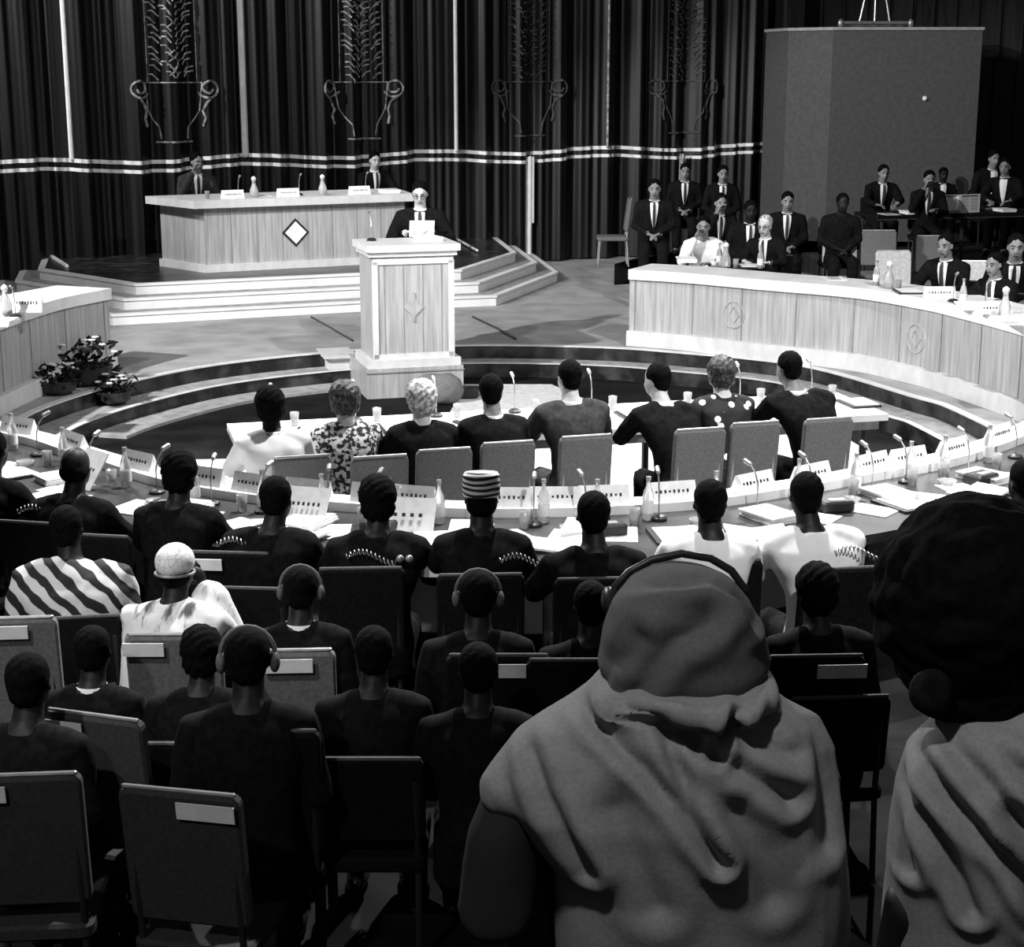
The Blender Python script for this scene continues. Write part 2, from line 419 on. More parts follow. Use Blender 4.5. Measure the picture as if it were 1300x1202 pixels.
# white cloth strips hanging below the band
for px, z0, ww, lab in ((671, .45, .16, 'narrow white cloth strip hanging below the curtain band left of the dark opening'), (862, 1.35, .10, 'short grey cloth strip below the band above the seated men')):
    u = upix(px); p = cpt(u, .14); m = M()
    m.tube([(p.x-ww*.35, p.y, z0), (p.x-ww*.3, p.y, 1.95)], ww*.2); m.tube([(p.x, p.y-.02, z0-.05), (p.x+.01, p.y-.02, 1.95)], ww*.24); m.tube([(p.x+ww*.35, p.y, z0+.5), (p.x+ww*.36, p.y, 1.95)], ww*.16)
    tag(m.build('hanging_strip', 'braid' if px < 800 else 'thread', smooth=True), lab, 'cloth strip')

# ------------------------------------------------------------------ pylon at the right
pl = Vector(((1037-650)/F*27.5, 27.0)); pr = Vector(((1217-650)/F*27.5, 27.0))
t = thing('pylon', 'tall plain grey box pylon standing against the right wall', 'pylon', (pl.x, pl.y, .6))
wd = pr.x-pl.x; H = 3.27+.65-.6
m = M(); m.prism([(0, 0), (wd, .0), (wd+.1, 1.4), (-.85, 1.4), (-.62, .5)], 0, H); m.build('body', 'pylon', t)
m = M(); m.prism([(-.02, -.03), (wd+.02, -.03), (wd+.12, 1.42), (-.88, 1.42), (-.65, .5)], H, H+.045); m.build('top_edge', 'pylon_edge', t)
m = M(); m.ell((1.55-.05, -.02, H-1.05), (.04, .03, .04)); m.build('knob', 'braid', t)
bx = thing('metal_stand', 'thin metal stand with splayed rods standing on top of the grey pylon', 'stand', (pl.x+.75, 27.5, .6+H+.045))
m = M(); m.tube([(-.55, -.1, .08), (.55, -.1, .08)], .025); m.tube([(-.5, .2, .03), (.5, .2, .03)], .025)
for s in (-1, 1): m.tube([(s*.5, -.1, .08), (s*.5, .2, .03)], .02); m.ell((s*.56, -.1, .07), (.05, .05, .07))
m.build('base', 'metal', bx)
for s in (-1, 0, 1):
    m = M(); m.tube([(s*.25, .0, .06), (s*.04, .05, 1.1)], .018); m.build('rod', 'metal', bx)

# ------------------------------------------------------------------ desks
def relpath(path, o): return [(p[0]-o[0], p[1]-o[1]) for p in path]
def ringdesk(name, px, label, emb, endlow):
    P = pcurve(px, .3, 10); o = P[len(P)//2]; Q = relpath(P, o); zt = .85
    t = thing(name, label, 'desk', (o[0], o[1], .301))
    m = M(); m.strip(Q, .0, .06, .17, zt-.11); m.cur = 1
    acc = 0
    for i in range(1, len(Q)):
        acc += math.dist(Q[i], Q[i-1])
        if acc > .62 or i == 1:
            acc = 0; a = Vector(Q[i]); d = (Vector(Q[i])-Vector(Q[i-1])).normalized(); nn = Vector((d.y, -d.x))
            c = a+nn*.002; m.box((c.x, c.y, (.17+zt-.11)/2), (.012, .012, zt-.28), math.atan2(d.y, d.x))
    m.build('front_panel', ['wood', 'groove'], t)
    m = M(); m.strip(Q, -.07, .10, 0, .17); m.build('plinth', 'wood_pale', t)
    m = M(); m.strip(Q, -.04, .62, zt-.11, zt); m.build('desk_top', 'white_top', t)
    m = M(); m.strip(Q, .05, .09, zt-.135, zt-.11); m.build('fascia', 'groove', t)
    for e in (0, -1):
        a = Vector(Q[e]); b = Vector(Q[1] if e == 0 else Q[-2]); d = (b-a).normalized(); nn = Vector((-d.y, d.x)) if e == 0 else Vector((d.y, -d.x))
        c = a+nn*.31+d*.02; m = M(); m.box((c.x, c.y, (zt-.11)/2), (.05, .5, zt-.12), math.atan2(d.y, d.x)); m.build('end_panel', 'wood', t)
    for ex in emb:
        k = min(range(len(P)), key=lambda i: abs(650+F*P[i][0]/(P[i][1]*math.cos(TH)+2.5*math.sin(TH))-ex))
        a = Vector(Q[k]); d = (Vector(Q[min(k+1, len(Q)-1)])-Vector(Q[k-1])).normalized(); nn = Vector((d.y, -d.x)); c = a+nn*.004; r = .13
        m = M(); pts = [(c.x+d.x*r*math.cos(q), c.y+d.y*r*math.cos(q), .44+r*1.1*math.sin(q)) for q in [k2*math.pi/8 for k2 in range(17)]]
        m.tube(pts, .007, 6); m.tube([(c.x-d.x*.07, c.y-d.y*.07, .44), (c.x, c.y, .53), (c.x+d.x*.07, c.y+d.y*.07, .44), (c.x, c.y, .35), (c.x-d.x*.07, c.y-d.y*.07, .44)], .007, 6)
        m.build('emblem', 'emblem', t)
    return t
ringdesk('curved_desk', [(798, 438), (870, 444), (960, 455), (1081, 469), (1160, 486), (1207, 500), (1300, 534), (1390, 580)], 'long curved pale wooden desk sweeping down to the right edge', [930, 1162], 0)
ringdesk('curved_desk', [(-110, 590), (-50, 551), (0, 524), (73, 491), (143, 471)], 'curved pale wooden desk at the left edge of the stage', [], 0)

# president's desk on the dais
a = W(262, 346, .72); ang = PHI; 
def desk_len(px):
    for i in range(800):
        u = i*.01; p = a+Vector((math.cos(ang), math.sin(ang), .8))*1; x = a.x+math.cos(ang)*u; y = a.y+math.sin(ang)*u
        if 650+F*x/(y*math.cos(TH)+1.7*math.sin(TH)) > px: return u
    return 3
DL = desk_len(513)
t = thing('presiding_desk', 'long pale wooden desk on the dais with a white diamond on its front', 'desk', (a.x, a.y, .721), ang)
m = M(); m.box((DL/2, .03, .46), (DL, .05, .76)); m.cur = 1
for k in range(1, 8): m.box((DL*k/8, .004, .46), (.012, .01, .74))
m.build('front_panel', ['wood', 'groove'], t)
m = M(); m.prism([(0, .0), (.05, .02), (-.27, 1.0), (-.32, 1.0)], .08, .84); m.build('side_panel', 'wood', t)
m = M(); m.prism([(DL, .0), (DL-.05, .02), (DL+.15, 1.0), (DL+.2, 1.0)], .08, .84); m.build('side_panel', 'wood', t)
m = M(); m.prism([(-.03, -.04), (DL+.03, -.04), (DL+.23, 1.02), (-.36, 1.02)], 0, .1); m.build('plinth', 'wood_pale', t)
m = M(); m.prism([(-.16, -.14), (DL+.08, -.14), (DL+.3, 1.05), (-.50, 1.05)], .84, .94); m.build('desk_top', 'wood_pale', t)
m = M(); m.box((DL*.44, -.01, .47), (.21, .02, .21), m=Matrix.Rotation(R(45), 3, 'Y')); m.build('diamond_emblem', 'braid', t)
m = M(); m.box((DL*.44, .0, .47), (.27, .012, .27), m=Matrix.Rotation(R(45), 3, 'Y')); m.build('diamond_border', 'ink', t)
PD = (a, ang, DL)
def onpd(f, back, z=.72+.94+.002):
    return Vector((a.x+math.cos(ang)*DL*f-math.sin(ang)*back, a.y+math.sin(ang)*DL*f+math.cos(ang)*back, z))

# lectern
lr = R(16); lb = W(517, 505, 0)
c0 = Vector((lb.x-math.sin(lr)*.5+.12, lb.y+.42, 0))
t = thing('lectern', 'tall pale wooden lectern standing on a plinth at the stage edge', 'lectern', (c0.x, c0.y, 0), lr)
m = M(); m.box((0, .12, .155), (1.02, 1.0, .31)); m.cur = 1; m.box((0, -.384, .27), (1.04, .012, .015)); m.build('plinth', ['wood', 'groove'], t)
m = M(); m.box((0, 0, .35), (.98, .72, .09)); m.build('base_moulding', 'wood_pale', t)
m = M(); m.box((0, 0, .9), (.86, .64, 1.12)); m.cur = 1
for k in (-.3, -.1, .1, .3): m.box((k, -.321, .9), (.008, .006, 1.05))
m.build('body', ['wood', 'groove'], t)
m = M()
for z in (.42, 1.40): m.box((0, -.325, z), (.84, .02, .06))
for x in (-.40, .40): m.box((x, -.325, .9), (.06, .02, 1.0))
m.build('panel_frame', 'wood_pale', t)
m = M(); m.box((0, 0, 1.475), (.92, .7, .05)); m.box((0, 0, 1.535), (.98, .76, .07)); m.build('top', 'wood_pale', t)
m = M(); m.box((0, -.328, .93), (.15, .012, .15), m=Matrix.Rotation(R(45), 3, 'Y')); m.box((0, -.33, .93), (.02, .014, .3)); m.build('emblem', 'emblem', t)
LT = (c0, lr)
def onlect(x, y, z=1.571): return Vector((c0.x+math.cos(lr)*x-math.sin(lr)*y, c0.y+math.sin(lr)*x+math.cos(lr)*y, z))
# side step beside the lectern
p = W(440, 487, 0); m = M(); m.box((0, .2, .14), (.3, .5, .28)); m.box((-.02, .18, .29), (.36, .56, .03)); tag(m.build('step_block', 'wood_pale', loc=(p.x-.06, p.y+.1, .0), rotz=lr), 'small pale wooden step block left of the lectern plinth', 'step')

# long white table in the pit
tl = [W(288, 539, .75), W(1046, 500, .75), W(1084, 521, .75), W(310, 583, .68)]
FL, FR = W(288, 540, .75), W(1062, 500, .75); td = (FR-FL); TL = td.length; ta = math.atan2(td.y, td.x)
t = thing('conference_table', 'long white-topped table in the pit before the eight seated delegates', 'table', (FL.x, FL.y, 0.013), ta)
m = M(); m.rbox((TL/2, -.47, .72), (TL, .06, .94), .02, Matrix.Rotation(R(90), 3, 'X')); 
m = M(); m.box((TL/2, -.45, .725), (TL, .9, .05)); m.build('table_top', 'white_top', t)
m = M(); m.box((TL/2, -.45, .66), (TL-.1, .8, .07)); m.build('apron', 'wood', t)
for x in (.15, TL*.33, TL*.66, TL-.15):
    for y in (-.1, -.8): m = M(); m.tube([(x, y, .0+.02), (x, y, .64)], .03); m.build('leg', 'metal_dark', t)
def ontab(x, back, z=.765): return Vector((FL.x+math.cos(ta)*x+math.sin(ta)*back, FL.y+math.sin(ta)*x-math.cos(ta)*back, z))

# great curved desk of the near rows
cpx = [(-170, 455), (-90, 500), (0, 545), (60, 560), (100, 573), (150, 588), (250, 617), (400, 637), (620, 648), (850, 640), (1000, 620), (1100, 602), (1170, 590), (1235, 572), (1300, 545), (1400, 490)]
CP = pcurve(cpx, .76, 8); CO = CP[len(CP)//2]; CQ = relpath(CP, CO)
t = thing('curved_desk', 'great curved desk cluttered with papers, microphones and nameplates before the near rows', 'desk', (CO[0], CO[1], .013))
m = M(); m.strip(CQ, -1.05, 0, .69, .745); m.build('desk_top', 'desk_dark', t)
m = M(); m.strip(CQ, -.06, .0, .0, .69); m.build('front_panel', 'wood_pale', t)
m = M(); m.strip(CQ, -.16, .02, .745, .80); m.build('ledge', 'white_top', t)
for k in range(6, len(CQ)-6, 12):
    q = offset(CQ, -.9)[k]; m = M(); m.tube([(q[0], q[1], .02), (q[0], q[1], .69)], .03); m.build('leg', 'metal_dark', t)

# press table at the back right
pa = W(1112, 273, 1.33); pb = W(1330, 268, 1.33); d = pb-pa; an = math.atan2(d.y, d.x)
t = thing('press_table', 'dark table at the back right with papers and an open newspaper', 'table', (pa.x, pa.y, .601), an)
PL = d.length
m = M(); m.box((PL/2, .3, .70), (PL, .75, .05)); m.build('table_top', 'chair_dark', t)
m = M(); m.box((PL/2, -.06, .69), (PL, .02, .05)); m.build('front_edge', 'chair_grey', t)
for x in (.1, PL*.5, PL-.1):
    for y in (.0, .6): m = M(); m.tube([(x, y, .03), (x, y, .67)], .03); m.build('leg', 'metal_dark', t)
def onpress(x, y): return Vector((pa.x+math.cos(an)*x-math.sin(an)*y, pa.y+math.sin(an)*x+math.cos(an)*y, 1.327))

# ------------------------------------------------------------------ chairs
PROTO = {}
def chair(px, py, label, mt='chair_grey', floor=0, rot=18, htop=.95, card=None, group=None, wide=.42, loc=None):
    key = (mt, card, htop, wide); rz = R(rot)
    if loc is None:
        q = W(px, py, floor+htop); f = Vector((-math.sin(rz), math.cos(rz), 0)); loc = q+f*.24; loc.z = floor+.002
    if key in PROTO: return copy_thing(PROTO[key], loc, rz, label, group)
    t = thing('conference_chair', label, 'chair', loc, rz, group); PROTO[key] = t
    tilt = Matrix.Rotation(R(7), 3, 'X')
    bh = htop-.5
    m = M(); m.rbox((0, -.21, htop-bh/2), (wide, .05, bh), .03, tilt); m.build('backrest', mt, t)
    m = M(); m.rbox((0, .02, .40), (wide, .44, .06), .02, None)
    m = M(); m.rbox((0, .0, .40), (wide, .06, .44), .04, Matrix.Rotation(R(90), 3, 'X')); m.build('seat', mt, t)
    lm = 'metal_dark' if mt in ('chair_dark', 'chair_dim', 'chair_mid') else 'metal'
    for sx in (-1, 1):
        m = M(); m.tube([(sx*(wide/2-.03), -.22, .02), (sx*(wide/2-.03), -.19, .40), (sx*(wide/2-.035), -.235, htop-.1)], .013); m.build('rear_leg', lm, t)
        m = M(); m.tube([(sx*(wide/2-.03), .2, .02), (sx*(wide/2-.03), .18, .38)], .013); m.build('front_leg', lm, t)
    m = M(); m.tube([(-wide/2+.02, -.25, htop+.004), (wide/2-.02, -.25, htop+.004)], .009); m.build('top_rail', 'metal' if mt != 'chair_dark' else 'chair_grey', t)
    if card:
        cx, cw = {'l': (-.12, .17), 'c': (-.02, .2), 'r': (.1, .2)}[card]
        m = M(); m.box((cx, -.275, htop-.055), (cw, .006, .06), m=tilt); m.build('label_card', 'paper', t)
    return t
GA = 'grey chairs of the eight delegates at the white table'
for px, py, lab in ((383, 580, 'grey chair of the person in the white shirt at the left table end'), (482, 580, 'grey chair behind the woman in a leaf-print dress'),
                    (564, 571, 'grey chair behind the white-haired person in dark clothes'), (645, 562, 'grey chair behind the small dark-suited man, fourth at the table'),
                    (744, 554, 'grey chair behind the man in the charcoal suit, with pale floor to its right'), (889, 545, 'grey chair turned aside beside the man leaning left in black'),
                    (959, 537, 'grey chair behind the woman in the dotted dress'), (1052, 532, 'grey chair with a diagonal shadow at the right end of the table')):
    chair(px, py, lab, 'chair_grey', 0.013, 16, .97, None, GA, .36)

# ------------------------------------------------------------------ people
def hand(m, wr, d, up, side, s=1.0, curl=.5):
    """palm, four bent fingers of unequal length and a thumb; wr wrist, d direction of the fingers, up = back of the hand, side = thumb side"""
    d = Vector(d).normalized(); up = Vector(up); up = (up-d*up.dot(d)).normalized(); lat = d.cross(up).normalized()*side
    wr = Vector(wr); rm = Matrix((lat, d, up)).transposed()
    m.ell(wr+d*.045*s, (.041*s, .055*s, .016*s), rm, 10, 6)
    for k, (o, ln) in enumerate(((.028, .07), (.010, .078), (-.009, .073), (-.027, .058))):
        a = wr+d*.085*s+lat*o*s; ln *= s
        b = a+(d-up*curl*.5).normalized()*ln*.45; c = b+(d*.7-up*curl*1.3).normalized()*ln*.32; e = c+(d*.3-up*curl*1.6).normalized()*ln*.26
        m.tube([a, b, c, e], [.0088*s, .0082*s, .0074*s, .006*s], 6)
    a = wr+d*.03*s+lat*.034*s; b = a+(d*.6+lat*.8-up*.2).normalized()*.036*s; c = b+(d*.9+lat*.2-up*.3*curl).normalized()*.03*s
    m.tube([a, b, c], [.012*s, .0105*s, .008*s], 6)
def person(px, py, hh, label, floor=0, rot=0, stand=False, lean=.10, top='suit', skin='skin_dark', hair='hair_black', hs='short', face=False, yaw=0, nod=8,
           hands='table', tie=False, collar=True, cap=None, phones=False, robe=False, vox=.014, sh=1.0, side=0, bald=False, glasses=False, base=None, group=None, legs=True, nodz=0, tableh=None):
    nom = 1.62 if stand else 1.22
    s = (hh-floor)/nom; s = max(.86, min(1.12, s)); lift = 0 if stand else 0
    rz = R(rot)
    def Z(z): return z
    # joints (local, metres, before scale)
    if stand: pz, cz = .92, 1.41
    else: pz, cz = .50, 1.02
    T = cz-pz
    def sp(f): return Vector((side*f*f, lean*max(f, 0)**1.2, pz+T*f))           # spine, f = 0 hip .. 1 shoulder line
    neck = sp(1.12); head = sp(1.12)+Vector((side*.25, .03+lean*.35, .155)); head.z = nom
    q = W(px, py, hh)
    f = Vector((-math.sin(rz), math.cos(rz), 0)); rgt = Vector((math.cos(rz), math.sin(rz), 0))
    loc = q-(f*head.y+rgt*head.x)*s
    loc.z = hh-nom*s if abs((hh-floor)/nom-s) < .001 else floor
    loc.z = floor
    root = thing('person', label, 'person', loc, rz, group)
    root.scale = (s, s, s)
    ws = {}; el = {}; shd = {}
    for sx in (-1, 1):
        c = sp(.97)+Vector((sx*.175*sh, 0, 0)); shd[sx] = c
        if hands == 'table':
            e = c+Vector((sx*.085, .16, -.19)); th = (tableh or .79)/s+.03
            wv = Vector((sx*.16+side, head.y+.22, th)); e.z = max(min(e.z, .86 if not stand else 9), th-.02)
        elif hands == 'paper':
            e = c+Vector((sx*.12, .06, -.24)); wv = Vector((sx*.13, head.y+.20, c.z-.15))
        elif hands == 'lap':
            e = c+Vector((sx*.07, -.02, -.26)); wv = Vector((sx*.07, .26+lean*.5, pz+.16))
        elif hands == 'down':
            e = c+Vector((sx*.06, -.02, -.28)); wv = e+Vector((sx*.01, .06, -.25))
        elif hands == 'clasp':
            e = c+Vector((sx*.07, .0, -.28)); wv = Vector((sx*.05, .18, cz-.40))
        elif hands == 'face':
            if sx == 1: e = c+Vector((.06, .18, -.2)); wv = head+Vector((.08, .12, -.12))
            else: e = c+Vector((-.06, .12, -.24)); wv = Vector((-.1, head.y+.2, (.79)/s+.02))
        ws[sx] = wv; el[sx] = e
    # body: one continuous surface
    m = M(); y0 = 0
    def ring(f, wx, wy, dy=0): p = sp(f); return (p.x, p.y+dy, p.z, wx, wy)
    m.loft([ring(-.12, .15, .10), ring(0, .165, .12), ring(.25, .145, .1), ring(.5, .145, .1), ring(.78, .17, .11), ring(.95, .165*sh, .095), ring(1.05, .11, .075), ring(1.14, .055, .055)])
    m.tube([sp(.95), head-Vector((0, .01, .05))], [.068, .056], 12)
    for sx in (-1, 1):
        m.tube([shd[sx]-Vector((sx*.07, 0, -.01)), shd[sx], el[sx], ws[sx]], [.05, .052, .041, .028], 10)
    if legs:
        for sx in (-1, 1):
            if stand: m.tube([(sx*.09, 0, pz), (sx*.1, .02, .5), (sx*.1, 0, .09)], [.085, .055, .04], 10); m.ell((sx*.1, .06, .05), (.045, .12, .045))
            else: m.tube([(sx*.09, 0, pz), (sx*.12, .40, pz+.0), (sx*.12, .40, .1)], [.085, .06, .04], 10); m.ell((sx*.12, .47, .055), (.045, .12, .045))
    hr = Matrix.Rotation(R(-yaw), 3, 'Z')@Matrix.Rotation(R(-nod), 3, 'X')@Matrix.Rotation(R(nodz), 3, 'Y')
    def hp(x, y, z): return head+hr@Vector((x, y, z))
    m.ell(hp(0, -.012, .025), (.076, .093, .092), hr); m.ell(hp(0, .028, -.03), (.062, .062, .085), hr); m.ell(hp(0, .045, -.088), (.03, .03, .022), hr)
    for sx in (-1, 1): m.ell(hp(sx*.074, -.005, -.008), (.013, .016, .026), hr, 8, 6); m.ell(hp(sx*.037, .058, -.025), (.022, .02, .024), hr, 8, 6)
    if face: m.tube([hp(0, .082, .02), hp(0, .104, -.025), hp(0, .09, -.034)], [.010, .015, .012], 8); m.ell(hp(0, .078, .034), (.05, .018, .012), hr, 10, 6); m.ell(hp(0, .083, -.06), (.024, .012, .011), hr, 10, 6)
    bv = .011 if face else vox
    me = m.mesh('body', [skin]); fixn(me); me = do_remesh(me, bv, 2)
    hm = M()
    for sx in (-1, 1):
        dirv = (ws[sx]-el[sx]).normalized(); 
        if hands in ('table', 'paper', 'lap', 'clasp'): dirv = (dirv+Vector((-sx*.5, .3, 0))).normalized()
        hand(hm, ws[sx]+dirv*.01, dirv, (0, -.2, 1) if hands != 'down' else (sx, 0, .1), -sx, 1.0, .55 if hands != 'paper' else .8)
    h2 = hm.mesh('h', [skin]); fixn(h2)
    b = bmesh.new(); b.from_mesh(me); b.from_mesh(h2); b.to_mesh(me); b.free(); bpy.data.meshes.remove(h2)
    me.polygons.foreach_set('use_smooth', [True]*len(me.polygons))
    bo = bpy.data.objects.new('body', me); C.objects.link(bo); bo.parent = root
    if face:
        for sx in (-1, 1):
            m = M(); m.ell(hp(sx*.031, .083, .006), (.011, .007, .006), hr, 8, 6); m.build('eye', 'eye', root, smooth=True)
            m = M(); m.tube([hp(sx*.018, .092, .032), hp(sx*.034, .089, .037), hp(sx*.048, .078, .032)], .0035, 6)
            m.build('eyebrow', 'hair_black' if hair != 'hair_grey' else hair, root)
        if skin != 'skin_dark':
            m = M(); m.tube([hp(-.02, .09, -.06), hp(0, .097, -.062), hp(.02, .09, -.06)], .004, 6); m.build('mouth', 'eye', root)
    if glasses:
        m = M()
        for sx in (-1, 1): m.tube([hp(sx*.034+.024*math.cos(q), .1, .004+.018*math.sin(q)) for q in [k*.7 for k in range(10)]], .0035, 5); m.tube([hp(sx*.058, .095, .008), hp(sx*.08, .0, .01)], .003, 5)
        m.build('spectacles', 'metal_dark', root)
    # clothes
    if robe:
        m = M(); m.loft([ring(-.5, .30, .25, .08), ring(0, .27, .2, .04), ring(.3, .24, .17), ring(.6, .24, .155), ring(.85, .24*sh, .15), ring(.99, .2*sh, .125), ring(1.08, .12, .09), ring(1.13, .075, .07)], e=2.2)
        for sx in (-1, 1): m.tube([shd[sx]-Vector((sx*.08, 0, -.01)), shd[sx], el[sx]+Vector((0, 0, -.02)), ws[sx]-(ws[sx]-el[sx])*.2], [.075, .085, .09, .085], 12)
        m.build('robe', top, root, remesh=.014, wr=.009, sm=3)
    else:
        m = M(); low = -.22 if top not in ('shirt',) else -.1
        m.loft([ring(low, .19, .145), ring(0, .19, .145), ring(.25, .165, .122), ring(.5, .168, .12), ring(.78, .20*sh, .13), ring(.93, .205*sh, .118), ring(1.02, .16*sh, .095), ring(1.09, .09, .075)])
        for sx in (-1, 1): m.tube([shd[sx]-Vector((sx*.10, 0, -.035)), shd[sx]+Vector((0, 0, .0)), el[sx], ws[sx]-(ws[sx]-el[sx]).normalized()*.03], [.06, .074, .062, .048], 12)
        m.build('jacket' if top in ('suit', 'suit_grey') else ('shirt' if top == 'shirt' else 'dress'), top, root, remesh=.013, wr=.006, sm=7)
    if collar:
        m = M(); p = sp(1.1); m.loft([(p.x, p.y+.002, p.z-.04, .085, .078), (p.x, p.y+.004, p.z-.01, .078, .074), (p.x, p.y+.006, p.z+.012, .072, .069)], 20, 2)
        m.build('shirt_collar', 'shirt', root, smooth=True)
        for sx in (-1, 1):
            d = (ws[sx]-el[sx]).normalized(); m = M(); m.tube([ws[sx]-d*.035, ws[sx]-d*.008], .036, 10, caps=False); m.build('cuff', 'shirt', root)
    if face and collar:                                             # shirt front, lapels and tie seen from the front
        m = M(); pts = [sp(f)+Vector((0, .138 if f < .85 else .128 if f < .95 else .112 if f < 1.02 else .09, 0)) for f in (.45, .6, .75, .9, 1.0, 1.06)]; ww = (.012, .03, .042, .05, .052, .05)
        vs_ = []
        for p, k in zip(pts, ww): vs_ += [p+Vector((-k, .004, 0)), p+Vector((0, .016, 0)), p+Vector((k, .004, 0)), p+Vector((0, -.04, 0))]
        fs = [(0, 1, 2, 3), (23, 22, 21, 20)]
        for j in range(5):
            for k in range(4): fs.append((4*j+k, 4*j+4+k, 4*j+4+(k+1) % 4, 4*j+(k+1) % 4))
        m.add(vs_, fs); m.build('shirt_front', 'shirt', root)
        if tie:
            m = M(); m.tube([p+Vector((0, .022, 0)) for p in pts[::-1]], [.012, .017, .018, .02, .022, .012], 6); m.build('tie', 'tie', root)
    if legs and not robe:
        m = M()
        for sx in (-1, 1):
            if stand: m.tube([(sx*.09, 0, pz), (sx*.1, .02, .5), (sx*.1, 0, .12)], [.115, .085, .07], 12)
            else: m.tube([(sx*.09, 0, pz), (sx*.12, .40, pz+.0), (sx*.12, .40, .14)], [.10, .082, .065], 12)
        m.loft([(0, 0, pz-.08, .17, .13), (0, 0, pz+.1, .17, .125)])
        m.build('trousers' if top != 'leafprint' else 'skirt', top if top not in ('shirt',) else 'suit', root, remesh=.018, sm=2)
    if legs:
        for sx in (-1, 1):
            m = M(); m.ell((sx*(.1 if stand else .12), .06 if stand else .47, .045), (.053, .14, .05), n=12, m=8); m.build('shoe', 'shoe', root, smooth=True)
    # hair or headgear
    def fuzz(amp):
        def fn(me):
            c, n = getco(me); rs = np.random.RandomState(3); d = sum(np.sin(c@(rs.normal(size=3)*90)+rs.uniform(0, 6)) for _ in range(6))
            setco(me, c+n*(amp*d/3)[:, None])
        return fn
    if cap:
        m = M(); m.ell(hp(0, -.02, .04), (.088, .104, .088), hr, 24, 16)
        if cap == 'cap_pattern':
            m = M(); m.loft([(0, 0, -.03, .092, .104), (0, 0, .02, .094, .106), (0, 0, .075, .09, .1), (0, 0, .088, .08, .09)], 28, 2)
            m.v = [tuple(hp(0, -.015, .05)+hr@Vector(v)) for v in m.v]; m.build('cap', cap, root)
        elif cap == 'cap_white':
            m.build('cap', cap, root, smooth=True)
            m = M(); m.tube([hp(.086*math.cos(k*.33), -.02+.1*math.sin(k*.33), -.012) for k in range(20)], .007, 8); m.build('cap_rim', 'thread', root, smooth=True)
        m = M(); m.ell(hp(0, -.03, -.02), (.078, .08, .07), hr, 16, 10); m.build('hair', 'hair_black', root, smooth=True)
    elif bald:
        m = M(); m.ell(hp(0, -.032, -.02), (.08, .08, .062), hr, 20, 12)
        m.build('hair', hair, root, smooth=True)
    else:
        m = M()
        if hs == 'short': m.ell(hp(0, -.026, .038 if not face else .046), (.083, .094, .092 if not face else .086), hr, 24, 16); m.ell(hp(0, -.045, -.015), (.07, .062, .07), hr, 16, 10)
        elif hs == 'full': m.ell(hp(0, -.02, .04), (.098, .108, .105), hr, 24, 16); m.ell(hp(0, -.035, -.02), (.088, .08, .085), hr, 16, 10)
        elif hs == 'curly': m.ell(hp(0, -.03, .035), (.108, .11, .11), hr, 28, 18); m.ell(hp(0, -.04, -.03), (.1, .085, .08), hr, 20, 12)
        m.build('hair', hair, root, remesh=.011, fn=fuzz(.002 if hs == 'short' else .006), sm=1)
    if phones:
        m = M(); m.tube([hp(.098*math.cos(q), -.01, .02+.105*math.sin(q)) for q in [k*math.pi/10 for k in range(11)]], .009, 8)
        for sx in (-1, 1): m.ell(hp(sx*.095, -.01, -.005), (.02, .035, .04), hr, 12, 8)
        m.build('headphones', 'chair_grey', root, smooth=True)
    return root

# eight delegates at the white table
K = dict(floor=.013, rot=16)
person(343, 517, 1.22, 'person in a plain white shirt at the left end of the white table', top='shirt', hs='full', yaw=8, **K)
person(437, 508, 1.20, 'woman in a leaf-print dress with curly dark hair at the white table', top='leafprint', skin='skin_light', hair='hair_brown', hs='curly', collar=False, side=.0, **K)
person(533, 507, 1.20, 'person with bright white hair and black clothes at the white table', hair='hair_grey', skin='skin_light', hs='curly', collar=False, yaw=-15, **K)
person(623, 498, 1.22, 'man in black suit with small dark head, right of the white-haired person', skin='skin_mid', yaw=10, **K)
person(722, 480, 1.25, 'broad man in a charcoal suit with pale collar, middle of the white table', top='suit_grey', skin='skin_light', sh=1.12, yaw=-10, **K)
person(833, 483, 1.22, 'man in black leaning left with his head turned, beside the dotted dress', skin='skin_light', side=-.06, yaw=-35, sh=1.1, lean=.16, **K)
person(914, 475, 1.20, 'woman in a black dress with large white dots at the white table', top='polka', skin='skin_light', hair='hair_brown', hs='curly', collar=False, **K)
person(1000, 468, 1.24, 'broad man in black suit at the right end of the white table', skin='skin_mid', sh=1.15, side=-.10, lean=.14, yaw=-20, **K)

# near row at the great curved desk
K = dict(floor=0.0)
person(-8, 572, 1.2, 'dark-suited man cut off by the left edge at the curved desk', rot=-18, collar=False, **K)
person(97, 594, 1.2, 'balding man in dark suit with a shine on his crown at the curved desk', rot=-12, bald=True, collar=False, **K)
person(229, 603, 1.2, 'man in black suit beside the bright white card, third at the curved desk', rot=-8, hs='full', collar=False, **K)
person(352, 634, 1.18, 'man in black bowed to the right, before the open white book', rot=-5, side=.05, yaw=15, sh=1.1, collar=False, **K)
person(480, 637, 1.2, 'man in black suit with square dark head before the large white sheet', rot=0, sh=1.1, hs='full', collar=False, **K)
person(611, 634, 1.22, 'man in black wearing a round patterned cap at the curved desk', rot=3, cap='cap_pattern', collar=False, **K)
person(753, 655, 1.2, 'man in black with a lit left shoulder, between patterned cap and white shirt', rot=4, sh=1.1, collar=False, **K)
person(901, 640, 1.22, 'man in white short tunic with long dark neck at the curved desk', rot=4, top='shirt', collar=False, lean=.05, **K)
person(1022, 630, 1.22, 'man in baggy white shirt leaning left at the curved desk', rot=10, top='shirt', collar=False, sh=1.15, side=-.03, **K)
person(1300, 612, 1.22, 'dark-suited man at the right edge of the curved desk', rot=25, collar=False, **K)

